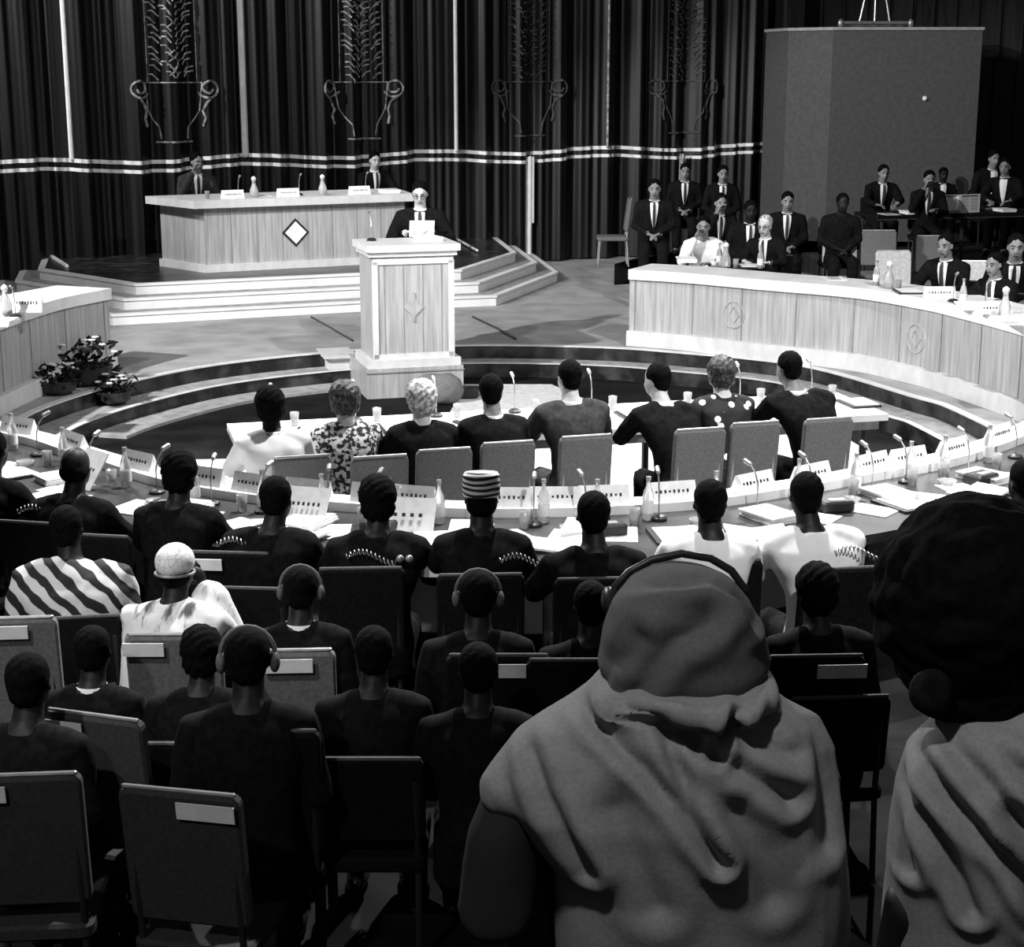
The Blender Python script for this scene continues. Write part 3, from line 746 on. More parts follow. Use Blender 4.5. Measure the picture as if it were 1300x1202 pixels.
# second near row
person(86, 672, 1.15, 'person in a wide diagonal-patterned gown at the left', rot=10, robe=True, top='gown', collar=False, sh=1.25, side=-.03, hands='lap', yaw=15, **K)
person(225, 722, 1.15, 'man in white embroidered cap and streaked pale robe', rot=-10, robe=True, top='streaked', collar=False, cap='cap_white', hands='face', yaw=10, nod=4, sh=1.0, **K)
person(382, 750, 1.10, 'man in black with headphones and a light collar before a card-marked chair', rot=0, phones=True, hands='lap', **K)
person(607, 758, 1.15, 'man in black with headphones below the patterned cap', rot=0, phones=True, hands='lap', collar=False, **K)
person(1036, 752, 1.15, 'dark-haired man in black below the baggy white shirt', rot=5, hands='lap', collar=False, hs='full', **K)
person(750, 770, 1.10, 'man in black half hidden behind the grey hood', rot=0, hands='lap', collar=False, **K)
# third near row
person(120, 833, 1.03, 'man in black with a light collar line beside the diagonal gown', rot=-5, hands='lap', **K)
person(38, 868, 1.15, 'man in black suit with dark head at the lower left', rot=-5, hands='lap', collar=False, **K)
person(258, 852, 0.98, 'dark head directly behind the white-capped man', rot=0, hands='lap', hs='full', collar=False, **K)
person(315, 838, 1.22, 'dark head in front of the chair with the long white card', rot=5, hands='lap', collar=False, phones=True, **K)
person(607, 852, 1.10, 'dark head below the second man with headphones', rot=0, hands='lap', collar=False, **K)
person(475, 830, 1.10, 'man in black lost in the dark middle of the audience', rot=0, hands='lap', collar=False, **K)

# chairs of the near rows
GC = 'dark chairs of the near rows'
for px, py, lab, mt, card, rot, wd_ in ((42, 664, 'dark chair behind the balding man at the curved desk', 'chair_dark', None, -12, .42), (120, 680, 'dark chair between balding man and the man by the white card', 'chair_dark', None, -10, .4),
        (292, 702, 'dark chair with a white card on its left corner above the streaked robe', 'chair_dark', 'l', -5, .42), (458, 722, 'dark wide-backed chair behind the square-headed man', 'chair_mid' if 0 else 'chair_dark', None, 3, .42),
        (610, 730, 'dark chair behind the man in the patterned cap', 'chair_dark', None, 3, .42), (760, 735, 'dark chair behind the man with the lit shoulder', 'chair_dark', None, 4, .42),
        (920, 712, 'dark chair behind the white tunic', 'chair_dark', 'c', 4, .38), (1070, 722, 'dark chair right of the baggy white shirt', 'chair_dark', None, 8, .42)):
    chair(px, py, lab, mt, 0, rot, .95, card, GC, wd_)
for px, py, lab, mt, card, rot, wd_ in ((220, 806, 'mid grey chair with a white card behind the streaked robe', 'chair_mid', 'l', 0, .40), (12, 785, 'pale grey chair behind the diagonal gown, cut by the left edge', 'chair_mid', 'c', 5, .40),
        (372, 826, 'grey chair with a long white card behind the man with headphones', 'chair_mid', 'c', 3, .34), (1036, 833, 'dark chair with a label card left of the huge dark head', 'chair_dark', 'r', 3, .40),
        (633, 832, 'dark chair with a small bright card below the first headphones', 'chair_dark', 'r', 0, .42), (735, 838, 'dark chair at the left of the grey hood', 'chair_dark', None, 0, .42),
        (120, 908, 'dark grey chair with a tilted white card, left of the curved rail', 'chair_dim', 'l', -18, .40), (335, 928, 'dark chair showing one bright rail end below the carded chair', 'chair_dark', None, 0, .40),
        (22, 984, 'tall grey chair with a broad white card at the lower left corner', 'chair_dim', 'l', 5, .42), (228, 1004, 'dark chair with a wide white card in the lower left', 'chair_dim', 'r', -12, .42)):
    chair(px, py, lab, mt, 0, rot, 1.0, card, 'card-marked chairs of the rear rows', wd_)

# speaker
q = onlect(-.02, .75)
spk = person(533, 246, 2.01, 'man in dark suit and tie reading a paper at the lectern', floor=.31, rot=180, stand=True, lean=.05, skin='skin_light', face=True, tie=True, hands='paper', nod=18, glasses=True, sh=1.05)
m = M(); wz = 1.38-.20
pp = M(); 
m = M(); m.box((-.03, .36, 1.29), (.25, .006, .19), m=Matrix.Rotation(R(38), 3, 'X'))
o = m.build('paper_sheet', 'paper', loc=spk.location, rotz=spk.rotation_euler[2]); o.scale = spk.scale; tag(o, 'white sheet of paper held by the speaker above the lectern', 'paper')

# dais people
person(250, 206, 2.06, 'man in grey leaning forward at the left end of the dais desk', floor=.721, rot=200, face=True, lean=.1, skin='skin_mid', tie=True, hands='face', top='suit_grey', yaw=-20)
person(476, 204, 2.0, 'man in black seated behind the dais desk just left of the speaker', floor=.721, rot=205, face=True, lean=.06, skin='skin_light', tie=True)
# people at the right desk and behind
FK = dict(face=True, tie=True)
person(831, 240, .6+1.22, 'person at the far left of the back group, holding papers beside a chair post', floor=.601, rot=175, hands='lap', skin='skin_mid', **FK)
person(870, 218, .6+1.22, 'man with bright shirt front and hands in lap under the short grey strip', floor=.601, rot=175, hands='lap', skin='skin_mid', **FK)
person(918, 221, .6+1.22, 'man in black upright at the right of the back pair', floor=.601, rot=180, hands='clasp', skin='skin_mid', **FK)
person(915, 258, .3+1.28, 'man with hand by his face, behind the left end of the long right desk', floor=.301, rot=190, hands='face', skin='skin_mid', **FK)
person(893, 288, .3+1.22, 'man in pale clothes bending over the left end of the long right desk', floor=.301, rot=170, hands='face', top='shirt', skin='skin_mid', collar=False, face=True, lean=.16, hair='hair_black')
person(953, 268, .3+1.28, 'dark half-hidden man behind the white-haired man', floor=.301, rot=180, hands='lap', skin='skin_dark', **FK)
person(971, 287, .3+1.22, 'white-haired man in black turned left at the long right desk', floor=.301, rot=150, skin='skin_light', hair='hair_grey', glasses=True, **FK)
person(1000, 256, .3+1.28, 'man in dark suit behind the right shoulder of the white-haired man', floor=.301, rot=175, hands='lap', skin='skin_mid', **FK)
person(1122, 220, .6+1.22, 'man with white shirt front at the left end of the press table', floor=.601, rot=185, skin='skin_mid', tableh=.75, **FK)
person(1180, 228, .6+1.22, 'man resting his face on his hand behind the newspaper', floor=.601, rot=175, hands='face', skin='skin_mid', **FK)
person(1198, 222, .6+1.1, 'dark figure close behind the man resting on his hand', floor=.601, rot=180, hands='lap', skin='skin_dark', face=True)
person(1262, 202, .6+1.35, 'man at the back right whose head rises behind another, near right edge', floor=.601, rot=190, hands='clasp', skin='skin_mid', face=True)
person(1276, 212, .6+1.3, 'man in black bent over the right end of the press table', floor=.601, rot=150, skin='skin_mid', face=True)
person(1070, 258, .6+1.15, 'shadowy figure sitting low against the grey pylon', floor=.601, rot=180, hands='lap', skin='skin_dark', collar=False)
person(1200, 312, .3+1.24, 'man with face turned left seated between pale chairs at the right desk', floor=.301, rot=140, skin='skin_mid', **FK)
person(1262, 336, .3+1.16, 'man looking left with bright collar, near the right edge of the desk', floor=.301, rot=130, skin='skin_mid', **FK)
person(1290, 314, .3+1.3, 'man behind another at the right edge of the long desk', floor=.301, rot=165, skin='skin_mid', **FK)
GR = 'pale chairs behind the long right desk'
chair(1066, 309, 'pale chair with rounded back nearest the white-haired man', 'chair_pale', .301, 185, .95, None, GR, .42)
chair(1134, 319, 'pale chair second from the white-haired man', 'chair_pale', .301, 185, .95, None, GR, .42)
chair(1237, 332, 'pale chair between the two men looking left', 'chair_pale', .301, 175, .95, None, GR, .42)
chair(1116, 293, 'dim grey chair in front of the press table, left one', 'chair_mid', .301, 180, .95, None, 'dim chairs before the press table', .46)
chair(1186, 300, 'dim grey chair in front of the press table, right one', 'chair_mid', .301, 180, .95, None, 'dim chairs before the press table', .46)
chair(800, 252, 'dark chair whose post shows at the far left of the back group', 'chair_grey', .601, 90, .95, None, None, .38)

# the chairs that carry the other seated people
for key, lab in (('man in grey leaning forward', 'dark chair of the man in grey at the left end of the dais desk'), ('man in black seated behind the dais', 'dark chair of the man in black behind the dais desk'),
                 ('person at the far left of the back', 'dark chair of the person with papers at the left of the back group'), ('man with bright shirt front and hands', 'dark chair of the man under the short grey strip'),
                 ('man in black upright', 'dark chair of the upright man at the right of the back pair'), ('man with hand by his face', 'dark chair of the man with hand by his face'),
                 ('man in pale clothes bending', 'dark chair of the bending man in pale clothes'), ('dark half-hidden man', 'dark chair of the half-hidden man'), ('white-haired man in black', 'dark chair of the white-haired man in black'),
                 ('man in dark suit behind the right shoulder', 'dark chair of the man behind the white-haired man'), ('man with white shirt front at', 'dark chair at the left end of the press table'),
                 ('man resting his face', 'dark chair behind the newspaper'), ('dark figure close behind', 'dark chair of the dark figure behind the newspaper reader'), ('man at the back right', 'dark chair of the rearmost man at the back right'),
                 ('man in black bent over', 'dark chair at the right end of the press table'), ('shadowy figure', 'dark chair of the shadowy figure by the pylon'), ('man with face turned left seated', 'dark chair of the man between the pale chairs'),
                 ('man looking left', 'dark chair of the man with bright collar near the right edge'), ('man behind another at the right edge', 'dark chair of the hindmost man at the right edge'),
                 ('dark-suited man cut off', 'dark chair at the left edge of the great curved desk'), ('dark-suited man at the right edge', 'dark chair at the right edge of the great curved desk'), ('man in black bowed', 'dark chair of the bowed man at the great curved desk'),
                 ('person in a wide diagonal', 'dark chair of the person in the diagonal-patterned gown'), ('man in black with a light collar', 'dark chair of the man with the light collar line'), ('dark head directly', 'dark chair of the man right behind the white cap'), ('man in black lost', 'dark chair in the dark middle of the audience'), ('dark-haired man in black below', 'dark chair below the baggy white shirt')):
    p = [o for o in bpy.data.objects if o.get('category') == 'person' and o['label'].startswith(key)][0]
    dark = chair(0, 0, lab, 'chair_dark', 0, math.degrees(p.rotation_euler[2]), .84, None, 'dark chairs of seated people', .42, loc=Vector((p.location.x, p.location.y, p.location.z+.002)))

# ------------------------------------------------------------------ things on tables
CNT = {}
def P3(name, key, builder, loc, rz, label, cat, group=None):
    if key in CNT: return copy_thing(CNT[key], loc, rz, label, group)
    t = thing(name, label, cat, loc, rz, group); builder(t); CNT[key] = t; return t
def b_plate(t):
    m = M(); m.add([(-.15, -.045, 0), (.15, -.045, 0), (.15, .045, 0), (-.15, .045, 0), (-.15, 0, .11), (.15, 0, .11)], [(0, 3, 2, 1), (0, 1, 5, 4), (2, 3, 4, 5), (0, 4, 3), (1, 2, 5)]); m.build('card', 'paper', t)
    m = M(); tl_ = Matrix.Rotation(-math.atan2(.045, .11), 3, 'X'); rr = random.Random(4)
    for k in range(8): m.box((-.1+k*.028, -.0265, .055), (.012, .003, .02 if k % 3 else .012), m=tl_)
    m.build('lettering', 'ink', t)
def b_mic(t):
    m = M(); m.lathe([(.05, 0), (.05, .015), (.035, .025), (.012, .03)]); m.build('base', 'metal_dark', t, smooth=False)
    m = M(); m.tube([(0, 0, .02), (0, .0, .15), (0, -.02, .22), (0, -.06, .27)], .005, 6); m.build('stem', 'metal', t)
    m = M(); m.tube([(0, -.06, .27), (0, -.1, .285)], .014, 10); m.build('head', 'metal', t)
def b_bottle(t):
    m = M(); m.lathe([(.03, 0), (.034, .01), (.034, .13), (.026, .17), (.012, .2), (.012, .24)]); m.build('bottle_body', 'glass', t, smooth=True)
    m = M(); m.lathe([(.0348, .04), (.0348, .11)]); m.build('paper_label', 'paper', t)
    m = M(); m.lathe([(.0145, .235), (.0145, .255)]); m.build('stopper', 'metal', t)
def b_carafe(t):
    m = M(); m.lathe([(.05, 0), (.06, .02), (.055, .1), (.03, .16), (.022, .2), (.03, .23)]); m.build('carafe_body', 'glass', t, smooth=True)
    m = M(); m.lathe([(.032, .23), (.03, .26), (.0, .28)]); m.build('stopper', 'braid', t, smooth=True)
def b_glass(t):
    m = M(); m.lathe([(.026, 0), (.034, .1), (.031, .1), (.024, .008)]); m.build('tumbler', 'glass', t, smooth=True)
def b_paper(t):
    m = M(); m.box((0, 0, .003), (.21, .3, .006)); m.build('sheet', 'paper', t)
    m = M()
    for k in range(8): m.box((.01*(k % 3-1)-.01, .1-.028*k, .0065), (.14-.02*(k % 3), .006, .001))
    m.build('writing', 'ink', t)
def b_book(t):
    for s in (-1, 1):
        m = M(); m.box((s*.085, 0, .02), (.17, .24, .012), m=Matrix.Rotation(R(-s*9), 3, 'Y')); m.build('page', 'paper', t)
    m = M(); m.box((0, 0, .004), (.34, .25, .006)); m.build('cover', 'metal_dark', t)
def b_unit(t):
    m = M(); m.rbox((0, 0, .035), (.2, .07, .14), .015, Matrix.Rotation(R(90), 3, 'X')); m.build('housing', 'metal_dark', t)
    m = M(); m.box((0, -.02, .0725), (.1, .05, .004)); m.build('face_plate', 'metal', t)
def b_ash(t):
    m = M(); m.lathe([(.05, 0), (.062, .03), (.05, .03), (.042, .01)]); m.build('dish', 'glass', t, smooth=True)
def b_folder(t):
    m = M(); m.box((0, 0, .008), (.24, .32, .016)); m.build('cover', 'metal_dark', t)
    m = M(); m.box((.01, .0, .019), (.2, .28, .006)); m.build('sheet', 'paper', t)
def b_stack(t):
    for k in range(4):
        m = M(); m.box((random.uniform(-.01, .01), 0, .006+.011*k), (.22, .3, .01), random.uniform(-.1, .1)); m.build('sheet', 'paper', t)
seats = [(-40, 'the left-edge man'), (40, 'the gap left of the balding man'), (110, 'the balding man'), (190, 'the gap right of the balding man'), (262, 'the third man at the desk'), (330, 'the gap before the bowed man'), (400, 'the bowed man'), (470, 'the square-headed man'), (545, 'the gap left of the patterned cap'), (640, 'the patterned cap man'), (700, 'the gap right of the patterned cap'),
         (775, 'the man with the lit shoulder'), (850, 'the gap left of the white tunic'), (945, 'the white tunic'), (1010, 'the gap between the two white shirts'), (1085, 'the baggy white shirt'), (1140, 'the gap left of the huge dark head'), (1195, 'the huge dark head'), (1250, 'the gap right of the huge dark head'), (1300, 'the right-edge man')]
def cdesk(px, back):
    k = min(range(len(CP)), key=lambda i: abs(650+F*CP[i][0]/(CP[i][1]*math.cos(TH)+2.5*math.sin(TH))-px))
    k = max(1, min(k, len(CP)-2)); p = Vector(CP[k]); d = (Vector(CP[k+1])-Vector(CP[k-1])).normalized(); n = Vector((d.y, -d.x))
    q = p+n*back; return q, math.atan2(d.y, d.x)
rnd = random.Random(11); ZD = .759; ZL = .814
kinds = {'plate': ('nameplate', b_plate, 'white lettered nameplate on the ledge by ', 'nameplate'), 'mic': ('microphone', b_mic, 'thin gooseneck microphone on the desk ledge by ', 'microphone'),
         'bottle': ('water_bottle', b_bottle, 'labelled glass bottle on the curved desk by ', 'bottle'), 'glass': ('drinking_glass', b_glass, 'clear tumbler on the curved desk by ', 'glass'),
         'paper': ('paper_sheet', b_paper, 'written white sheet on the curved desk by ', 'paper'), 'book': ('open_book', b_book, 'open white book on the curved desk by ', 'book'),
         'unit': ('listening_unit', b_unit, 'small dark listening unit on the desk by ', 'listening unit'), 'ash': ('ashtray', b_ash, 'round glass ashtray on the curved desk by ', 'ashtray'),
         'folder': ('folder', b_folder, 'dark folder on the curved desk by ', 'folder'), 'stack': ('paper_stack', b_stack, 'loose white papers on the curved desk by ', 'paper stack')}
def put(kind, px, dx, back, z, who, rzo=0, pre=''):
    q, an_ = cdesk(px, back); q = q+Vector((math.cos(an_), math.sin(an_)))*dx
    nm, bf, lab, cat = kinds[kind]
    lab = (pre+lab) if pre else lab
    P3(nm, kind, bf, (q.x, q.y, z), an_+rzo, lab+who, cat, {'plate': 'nameplates on the great curved desk'}.get(kind, cat+'s on the great curved desk'))
for i, (px, who) in enumerate(seats):
    j = lambda: rnd.uniform(-.04, .04)
    put('plate', px, .0+j(), .08, ZL-.001, who, j()*3)
    put('mic', px, -.19, .30+j(), ZD, who, math.pi+j()*8)
    put('bottle', px, .18, .28+j(), ZD, who)
    put('glass', px, .09+j(), .36+j(), ZD, who)
    put('paper', px, -.04+j(), .62+j(), ZD, who, rnd.uniform(-.5, .5))
    if i % 3 == 0: put('book', px, .22+j()*.5, .78, ZD, who, rnd.uniform(-.3, .3))
    if i % 3 == 1: put('unit', px, .2, .55, ZD, who, rnd.uniform(-.3, .3))
    if i % 3 == 2: put('folder', px, .22, .68, ZD, who, rnd.uniform(-.4, .4))
    if i % 2: put('stack', px, -.24, .50, ZD, who, rnd.uniform(-.4, .4))
    else: put('ash', px, .0, .46, ZD, who)
# larger card sheets propped on the desk
for px, back, ww, hh2, who in ((199, .45, .26, .26, 'left of the third man'), (525, .5, .40, .22, 'between square head and patterned cap'), (425, .4, .26, .22, 'right of the bowed man')):
    q, an_ = cdesk(px, back); m = M(); m.box((0, 0, hh2*.42), (ww, .008, hh2), m=Matrix.Rotation(R(-35), 3, 'X'))
    m.cur = 1
    for k in range(6): m.box((-.3*ww+.12*ww*k, -.012-.0, hh2*.46), (.05*ww, .004, .02), m=Matrix.Rotation(R(-35), 3, 'X'))
    tag(m.build('propped_card', ['paper', 'ink'], loc=(q.x, q.y, ZD), rotz=an_), 'large white card propped on the curved desk '+who, 'card', 'large cards on the great curved desk')

# on the white table
who8 = ['the white shirt', 'the leaf-print dress', 'the white-haired person', 'the small dark-suited man', 'the charcoal suit', 'the man leaning left', 'the dotted dress', 'the broad man at the right end']
for i, who in enumerate(who8):
    x = TL*(i+.45)/8
    P3('paper_sheet', 'paper', b_paper, ontab(x, .38), ta+.1*((i % 3)-1), 'white sheet on the white table before '+who, 'paper', 'papers on the white table')
    P3('folder', 'folder', b_folder, ontab(x+.28, .5), ta+.3*((i % 3)-1), 'dark folder with papers on the white table by '+who, 'folder', 'folders on the white table')
    P3('microphone', 'mic', b_mic, ontab(x+.05, .14), ta+math.pi, 'thin microphone on the white table before '+who, 'microphone', 'microphones on the white table')
    P3('drinking_glass', 'glass', b_glass, ontab(x+.2, .2), ta, 'clear tumbler on the white table before '+who, 'glass', 'glasses on the white table')
# on the dais desk
for f, kind, back, lab in ((.15, 'plate', .1, 'white card at the left end of the dais desk'), (.42, 'plate', .1, 'white card at the middle of the dais desk'), (.78, 'plate', .1, 'white card before the man in black on the dais'),
                          (.26, 'carafe', .15, 'white-stoppered carafe left of the middle card on the dais desk'), (.60, 'carafe', .15, 'white-stoppered carafe right of the middle card on the dais desk'),
                          (.20, 'mic', .3, 'microphone at the left end of the dais desk'), (.5, 'mic', .3, 'microphone at the middle of the dais desk'), (.84, 'mic', .3, 'microphone before the man in black on the dais'),
                          (.04, 'glass', .2, 'tumbler at the left corner of the dais desk'), (.95, 'stack', .2, 'pile of white papers at the right end of the dais desk'), (.32, 'paper', .35, 'white sheet on the dais desk left of the middle')):
    nm, bf, _, cat = kinds[kind] if kind != 'carafe' else ('carafe', b_carafe, '', 'carafe')
    o = P3(nm, kind, bf, onpd(f, back), PHI, lab, cat, 'things on the dais desk')
    if kind == 'plate': o.scale = (1, 1, 1)
# on the lectern
P3('paper_stack', 'stack', b_stack, onlect(.25, .05), lr+.2, 'pile of white papers on the right side of the lectern top', 'paper stack')
P3('microphone', 'mic', b_mic, onlect(-.33, .15), lr+math.pi, 'microphone on the left side of the lectern top', 'microphone')
# on the ring desks
def onring(px, py, kind, lab, rz=0):
    p = W(px, py, 1.152); nm, bf, _, cat = kinds[kind] if kind != 'carafe' else ('carafe', b_carafe, '', 'carafe')
    p.z = 1.1525; P3(nm, kind, bf, p, rz, lab, cat, 'things on the curved stage desks')
for a_ in ((872, 332, 'stack', 'papers at the left end of the long right desk'), (913, 337, 'bottle', 'tall pale bottle beside the carafes on the long right desk'), (921, 339, 'carafe', 'carafe left of the white-haired man'), (934, 340, 'glass', 'tumbler left of the white-haired man'), (965, 341, 'bottle', 'bottle before the white-haired man'),
           (950, 339, 'folder', 'dark folder before the white-haired man'), (1060, 354, 'paper', 'sheet on the long right desk before the first pale chair'), (1112, 362, 'bottle', 'bottle on the long right desk before the second pale chair'), (1128, 366, 'carafe', 'carafe on the long right desk before the second pale chair'), (1140, 368, 'glass', 'tumbler right of that carafe on the long right desk'),
           (1152, 371, 'folder', 'dark folder left of the man between pale chairs'), (1192, 378, 'plate', 'nameplate before the man between pale chairs'), (1222, 388, 'bottle', 'bottle right of the man between pale chairs'), (1232, 391, 'stack', 'papers right of the man between pale chairs'), (1262, 398, 'plate', 'nameplate before the man with bright collar'),
           (1275, 403, 'carafe', 'carafe near the right edge of the long desk'), (1290, 410, 'stack', 'papers at the right edge of the long desk'), (1210, 383, 'mic', 'microphone before the man between pale chairs'), (1250, 394, 'mic', 'microphone before the man with bright collar'),
           (36, 396, 'plate', 'white card standing on the left stage desk'), (8, 400, 'carafe', 'carafe on the left stage desk at the picture edge'), (3, 412, 'stack', 'papers on the left stage desk at the picture edge'), (20, 402, 'mic', 'microphone on the left stage desk')):
    onring(*a_)
o = [x for x in bpy.data.objects if x.get('label') == 'white card standing on the left stage desk'][0]; o.scale = (.9, 1, 1.6)
# press table things
for x, y, k, lab in ((.25, .1, 'paper', 'sheet at the left end of the press table'), (.6, .12, 'stack', 'papers left of the newspaper on the press table'), (.95, .1, 'paper', 'sheet just left of the newspaper'), (2.1, .15, 'stack', 'papers at the right end of the press table'), (2.0, .4, 'ash', 'ashtray on the press table')):
    nm, bf, _, cat = kinds[k]; P3(nm, k, bf, onpress(x, y), an, lab, cat, 'things on the press table')
t = thing('newspaper', 'open newspaper standing upright on the press table', 'newspaper', onpress(1.3, .05), an)
for s in (-1, 1):
    m = M(); m.box((0, 0, .13), (.38, .006, .26)); pg = m.build('page', 'paper', t, loc=(s*.19, .03, 0), rotz=R(12*s))
    m = M(); m.box((0, -.0035, .236), (.3, .002, .022))
    for k in range(8):
        for c in (-.085, .085): m.box((c, -.0035, .205-.024*k), (.14, .002, .007))
    m.build('print', 'chair_grey', pg)

# flowers on the step and odds and ends
def plant(px, py, h, lab, sc, seed):
    p = W(px, py, h); t = thing('flower_basket', lab, 'flowers', (p.x, p.y, h+.003)); r = random.Random(seed)
    m = M(); m.lathe([(.12*sc, 0), (.2*sc, .05*sc), (.22*sc, .16*sc), (.19*sc, .16*sc), (.15*sc, .05*sc)]); m.build('basket', 'metal_dark', t)
    m = M()
    for k in range(70):
        a = r.uniform(0, 6.28); b = r.uniform(.05, .3)*sc; z = r.uniform(.1, .36)*sc; c = Vector((b*math.cos(a), b*math.sin(a), z))
        m.ell(c, (.05*sc, .025*sc, .012*sc), Matrix.Rotation(a, 3, 'Z')@Matrix.Rotation(r.uniform(-1, 1), 3, 'Y'), 6, 4)
    m.build('foliage', 'leaf', t)
    for k in range(9):
        a = r.uniform(0, 6.28); b = r.uniform(.05, .26)*sc; m = M(); c = (b*math.cos(a), b*math.sin(a), r.uniform(.28, .38)*sc)
        for q in range(5): m.ell((c[0]+.02*math.cos(q*1.26), c[1]+.02*math.sin(q*1.26), c[2]), (.018, .018, .01), n=6, m=4)
        m.build('blossom', 'petal', t)
plant(112, 488, .3, 'dark flower basket with pale blossoms at the foot of the left stage desk', 1.15, 1)
plant(75, 500, .3, 'low dark flower arrangement left of the larger basket', .8, 2)
plant(146, 512, .16, 'small dark flower bunch on the curved step', .75, 3)
# bag behind the white-haired person
p = W(552, 512, .0); m = M(); m.ell((0, 0, .12), (.3, .17, .17)); m.ell((.1, 0, .2), (.17, .13, .1)); tag(m.build('bag', 'chair_mid', loc=(p.x, p.y, .014), remesh=.02, wr=.01), 'rounded grey bag on the pit floor below the lectern', 'bag')
p = W(590, 506, .0); m = M(); m.rbox((0, 0, .06), (.3, .18, .1), .03); tag(m.build('case', 'metal_dark', loc=(p.x, p.y, .013)), 'small dark case right of the grey bag', 'case')
for pts, lab in (([(395, 402), (420, 416), (447, 432)], 'dark cable on the stage floor left of the lectern'), ([(600, 402), (630, 416), (655, 430)], 'dark cable on the stage floor right of the lectern')):
    m = M(); m.tube([W(x, y, .312) for x, y in pts], .012, 6); tag(m.build('floor_cable', 'metal_dark'), lab, 'cable')
p0, p1 = W(60, 322, .74), W(85, 338, .74); m = M(); m.tube([p0, p1], .03, 8); tag(m.build('handrail', 'braid'), 'short white rail lying at the left tip of the dais', 'rail')
p0, p1 = W(574, 300, .76), W(606, 318, .76); m = M(); m.tube([p0, p1], .018, 8); tag(m.build('handrail', 'braid'), 'short white rail on the dais right of the speaker', 'rail')
# headset cords hung over chair backs
def headset(px, py, lab):
    p = W(px, py, .958); t = thing('headset', lab, 'headset', p, 0, 'headsets hung on the near chairs')
    m = M(); m.tube([(-.12+.004*k+.0*math.cos(k*1.1), .015*math.cos(k*1.25), .02+.015*math.sin(k*1.25)+.03*math.sin(k*.08)) for k in range(62)], .003, 5); m.build('coiled_cord', 'metal', t)
    for ex in (.145, .19): m = M(); m.ell((ex, 0, .014), (.02, .014, .02)); m.build('earpiece', 'metal', t, smooth=True)
for x, y, l in ((50, 655, 'headset coil on the chair behind the balding man'), (305, 697, 'headset coil on the chair with the corner card'), (470, 713, 'headset coil on the chair of the square-headed man'), (665, 718, 'headset coil on the chair right of the patterned cap man'), (1090, 708, 'headset coil right of the baggy white shirt')):
    headset(x, y, l)
p = W(560, 716, .9); m = M(); m.box((0, 0, 0), (.2, .02, .13)); m.cur = 1; m.box((.06, -.011, 0), (.006, .002, .12)); tag(m.build('propped_card', ['paper', 'ink'], loc=p), 'white card standing up behind the square-headed man and patterned cap', 'card')
st = W(560, 716, .9); m = M(); m.tube([(0, 0, 0), (0, 0, .82)], .012); m.lathe([(.12, 0), (.12, .015), (.02, .03)]); tag(m.build('card_stand', 'metal_dark', loc=(st.x, st.y+.012, .0)), 'thin dark stand carrying the upright white card', 'stand')

# ------------------------------------------------------------------ nearest two people
def seg_d(P, pts):
    d = np.full(len(P), 1e9)
    for a, b in zip(pts[:-1], pts[1:]):
        a = np.array(a); b = np.array(b); ab = b-a; t = np.clip(((P-a)@ab)/(ab@ab), 0, 1); d = np.minimum(d, np.linalg.norm(P-(a+t[:, None]*ab), axis=1))
    return d
def creases(lines, T, org):
    L2 = []
    for pix, wdt, dep in lines:
        q = [U(x, y, T)-org for x, y in pix]; q = [(v.x, v.z) for v in q]
        L2.append((q, wdt, dep))
    def fn(me):
        c, n = getco(me); P = c[:, [0, 2]]; back = np.clip(-n[:, 1]*1.6+.2, 0, 1); disp = np.zeros(len(c))
        for q, wdt, dep in L2:
            d = seg_d(P, q); disp += -1.05*dep*np.exp(-(d/wdt)**2)+.9*dep*np.exp(-((d-2.2*wdt)/(1.3*wdt))**2)
        setco(me, c+n*(disp*back)[:, None])
    return fn
def robed(px0, T, rings, label, mt, lines, extra=None, vox=.006, tail=.2):
    org = U(px0, 1000, T); root = thing('person', label, 'person', (org.x, org.y, 1.252)); org = Vector((org.x, org.y, 1.252))
    m = M(); rr = []
    for (y, x0, x1, wy, dy) in rings:
        a = U(x0, y, T); b = U(x1, y, T); rr.append(((a.x+b.x)/2-org.x, dy, a.z-org.z, (b.x-a.x)/2, wy))
    last = rr[-1]; rr += [(last[0], last[1]+.03, .45, last[3]*.95, last[4]), (last[0], last[1]+.05, .36, last[3]*.9, last[4])]
    rr = rr[::-1]
    return root, org, rr
# hooded figure
rings = [(712, 848, 882, .02, .05), (718, 822, 905, .06, .05), (733, 797, 930, .09, .05), (760, 778, 950, .115, .045), (795, 767, 966, .125, .04), (835, 757, 975, .12, .03), (868, 742, 980, .11, .015), (885, 715, 1000, .105, .01),
         (905, 680, 1028, .115, 0), (930, 650, 1046, .125, 0), (965, 636, 1056, .135, 0), (1010, 640, 1062, .145, 0), (1060, 668, 1070, .155, .01), (1112, 700, 1082, .16, .02), (1200, 705, 1090, .17, .03)]
root, org, rr = robed(870, 2.40, rings, 'person seen from behind in a grey hooded robe with a headphone band', 'robe_grey', [])
hc = U(868, 815, 2.40)-org
m = M(); m.ell(hc+Vector((0, .05, .0)), (.072, .085, .098)); m.tube([hc+Vector((0, .03, -.1)), (0, .02, .82)], [.055, .06], 12)
m.loft([(0, .03, .40, .15, .1), (0, .02, .6, .14, .09), (0, .0, .85, .17, .09), (0, 0, .95, .14, .08)])
sl = U(668, 1010, 2.38)-org; sr = U(1030, 985, 2.38)-org
for sx, s0 in ((-1, sl), (1, sr)):
    e = Vector((s0.x-sx*.01, .06, .66)); wv = Vector((s0.x-sx*.1, .32, .58)); m.tube([Vector((sx*.1, .0, .93)), Vector((s0.x, 0, s0.z)), e, wv], [.05, .05, .04, .028], 10)
    m.tube([(sx*.09, .02, .42), (sx*.11, .42, .46), (sx*.11, .42, .08)], [.08, .055, .04], 10); m.ell((sx*.11, .48, .05), (.045, .12, .045))
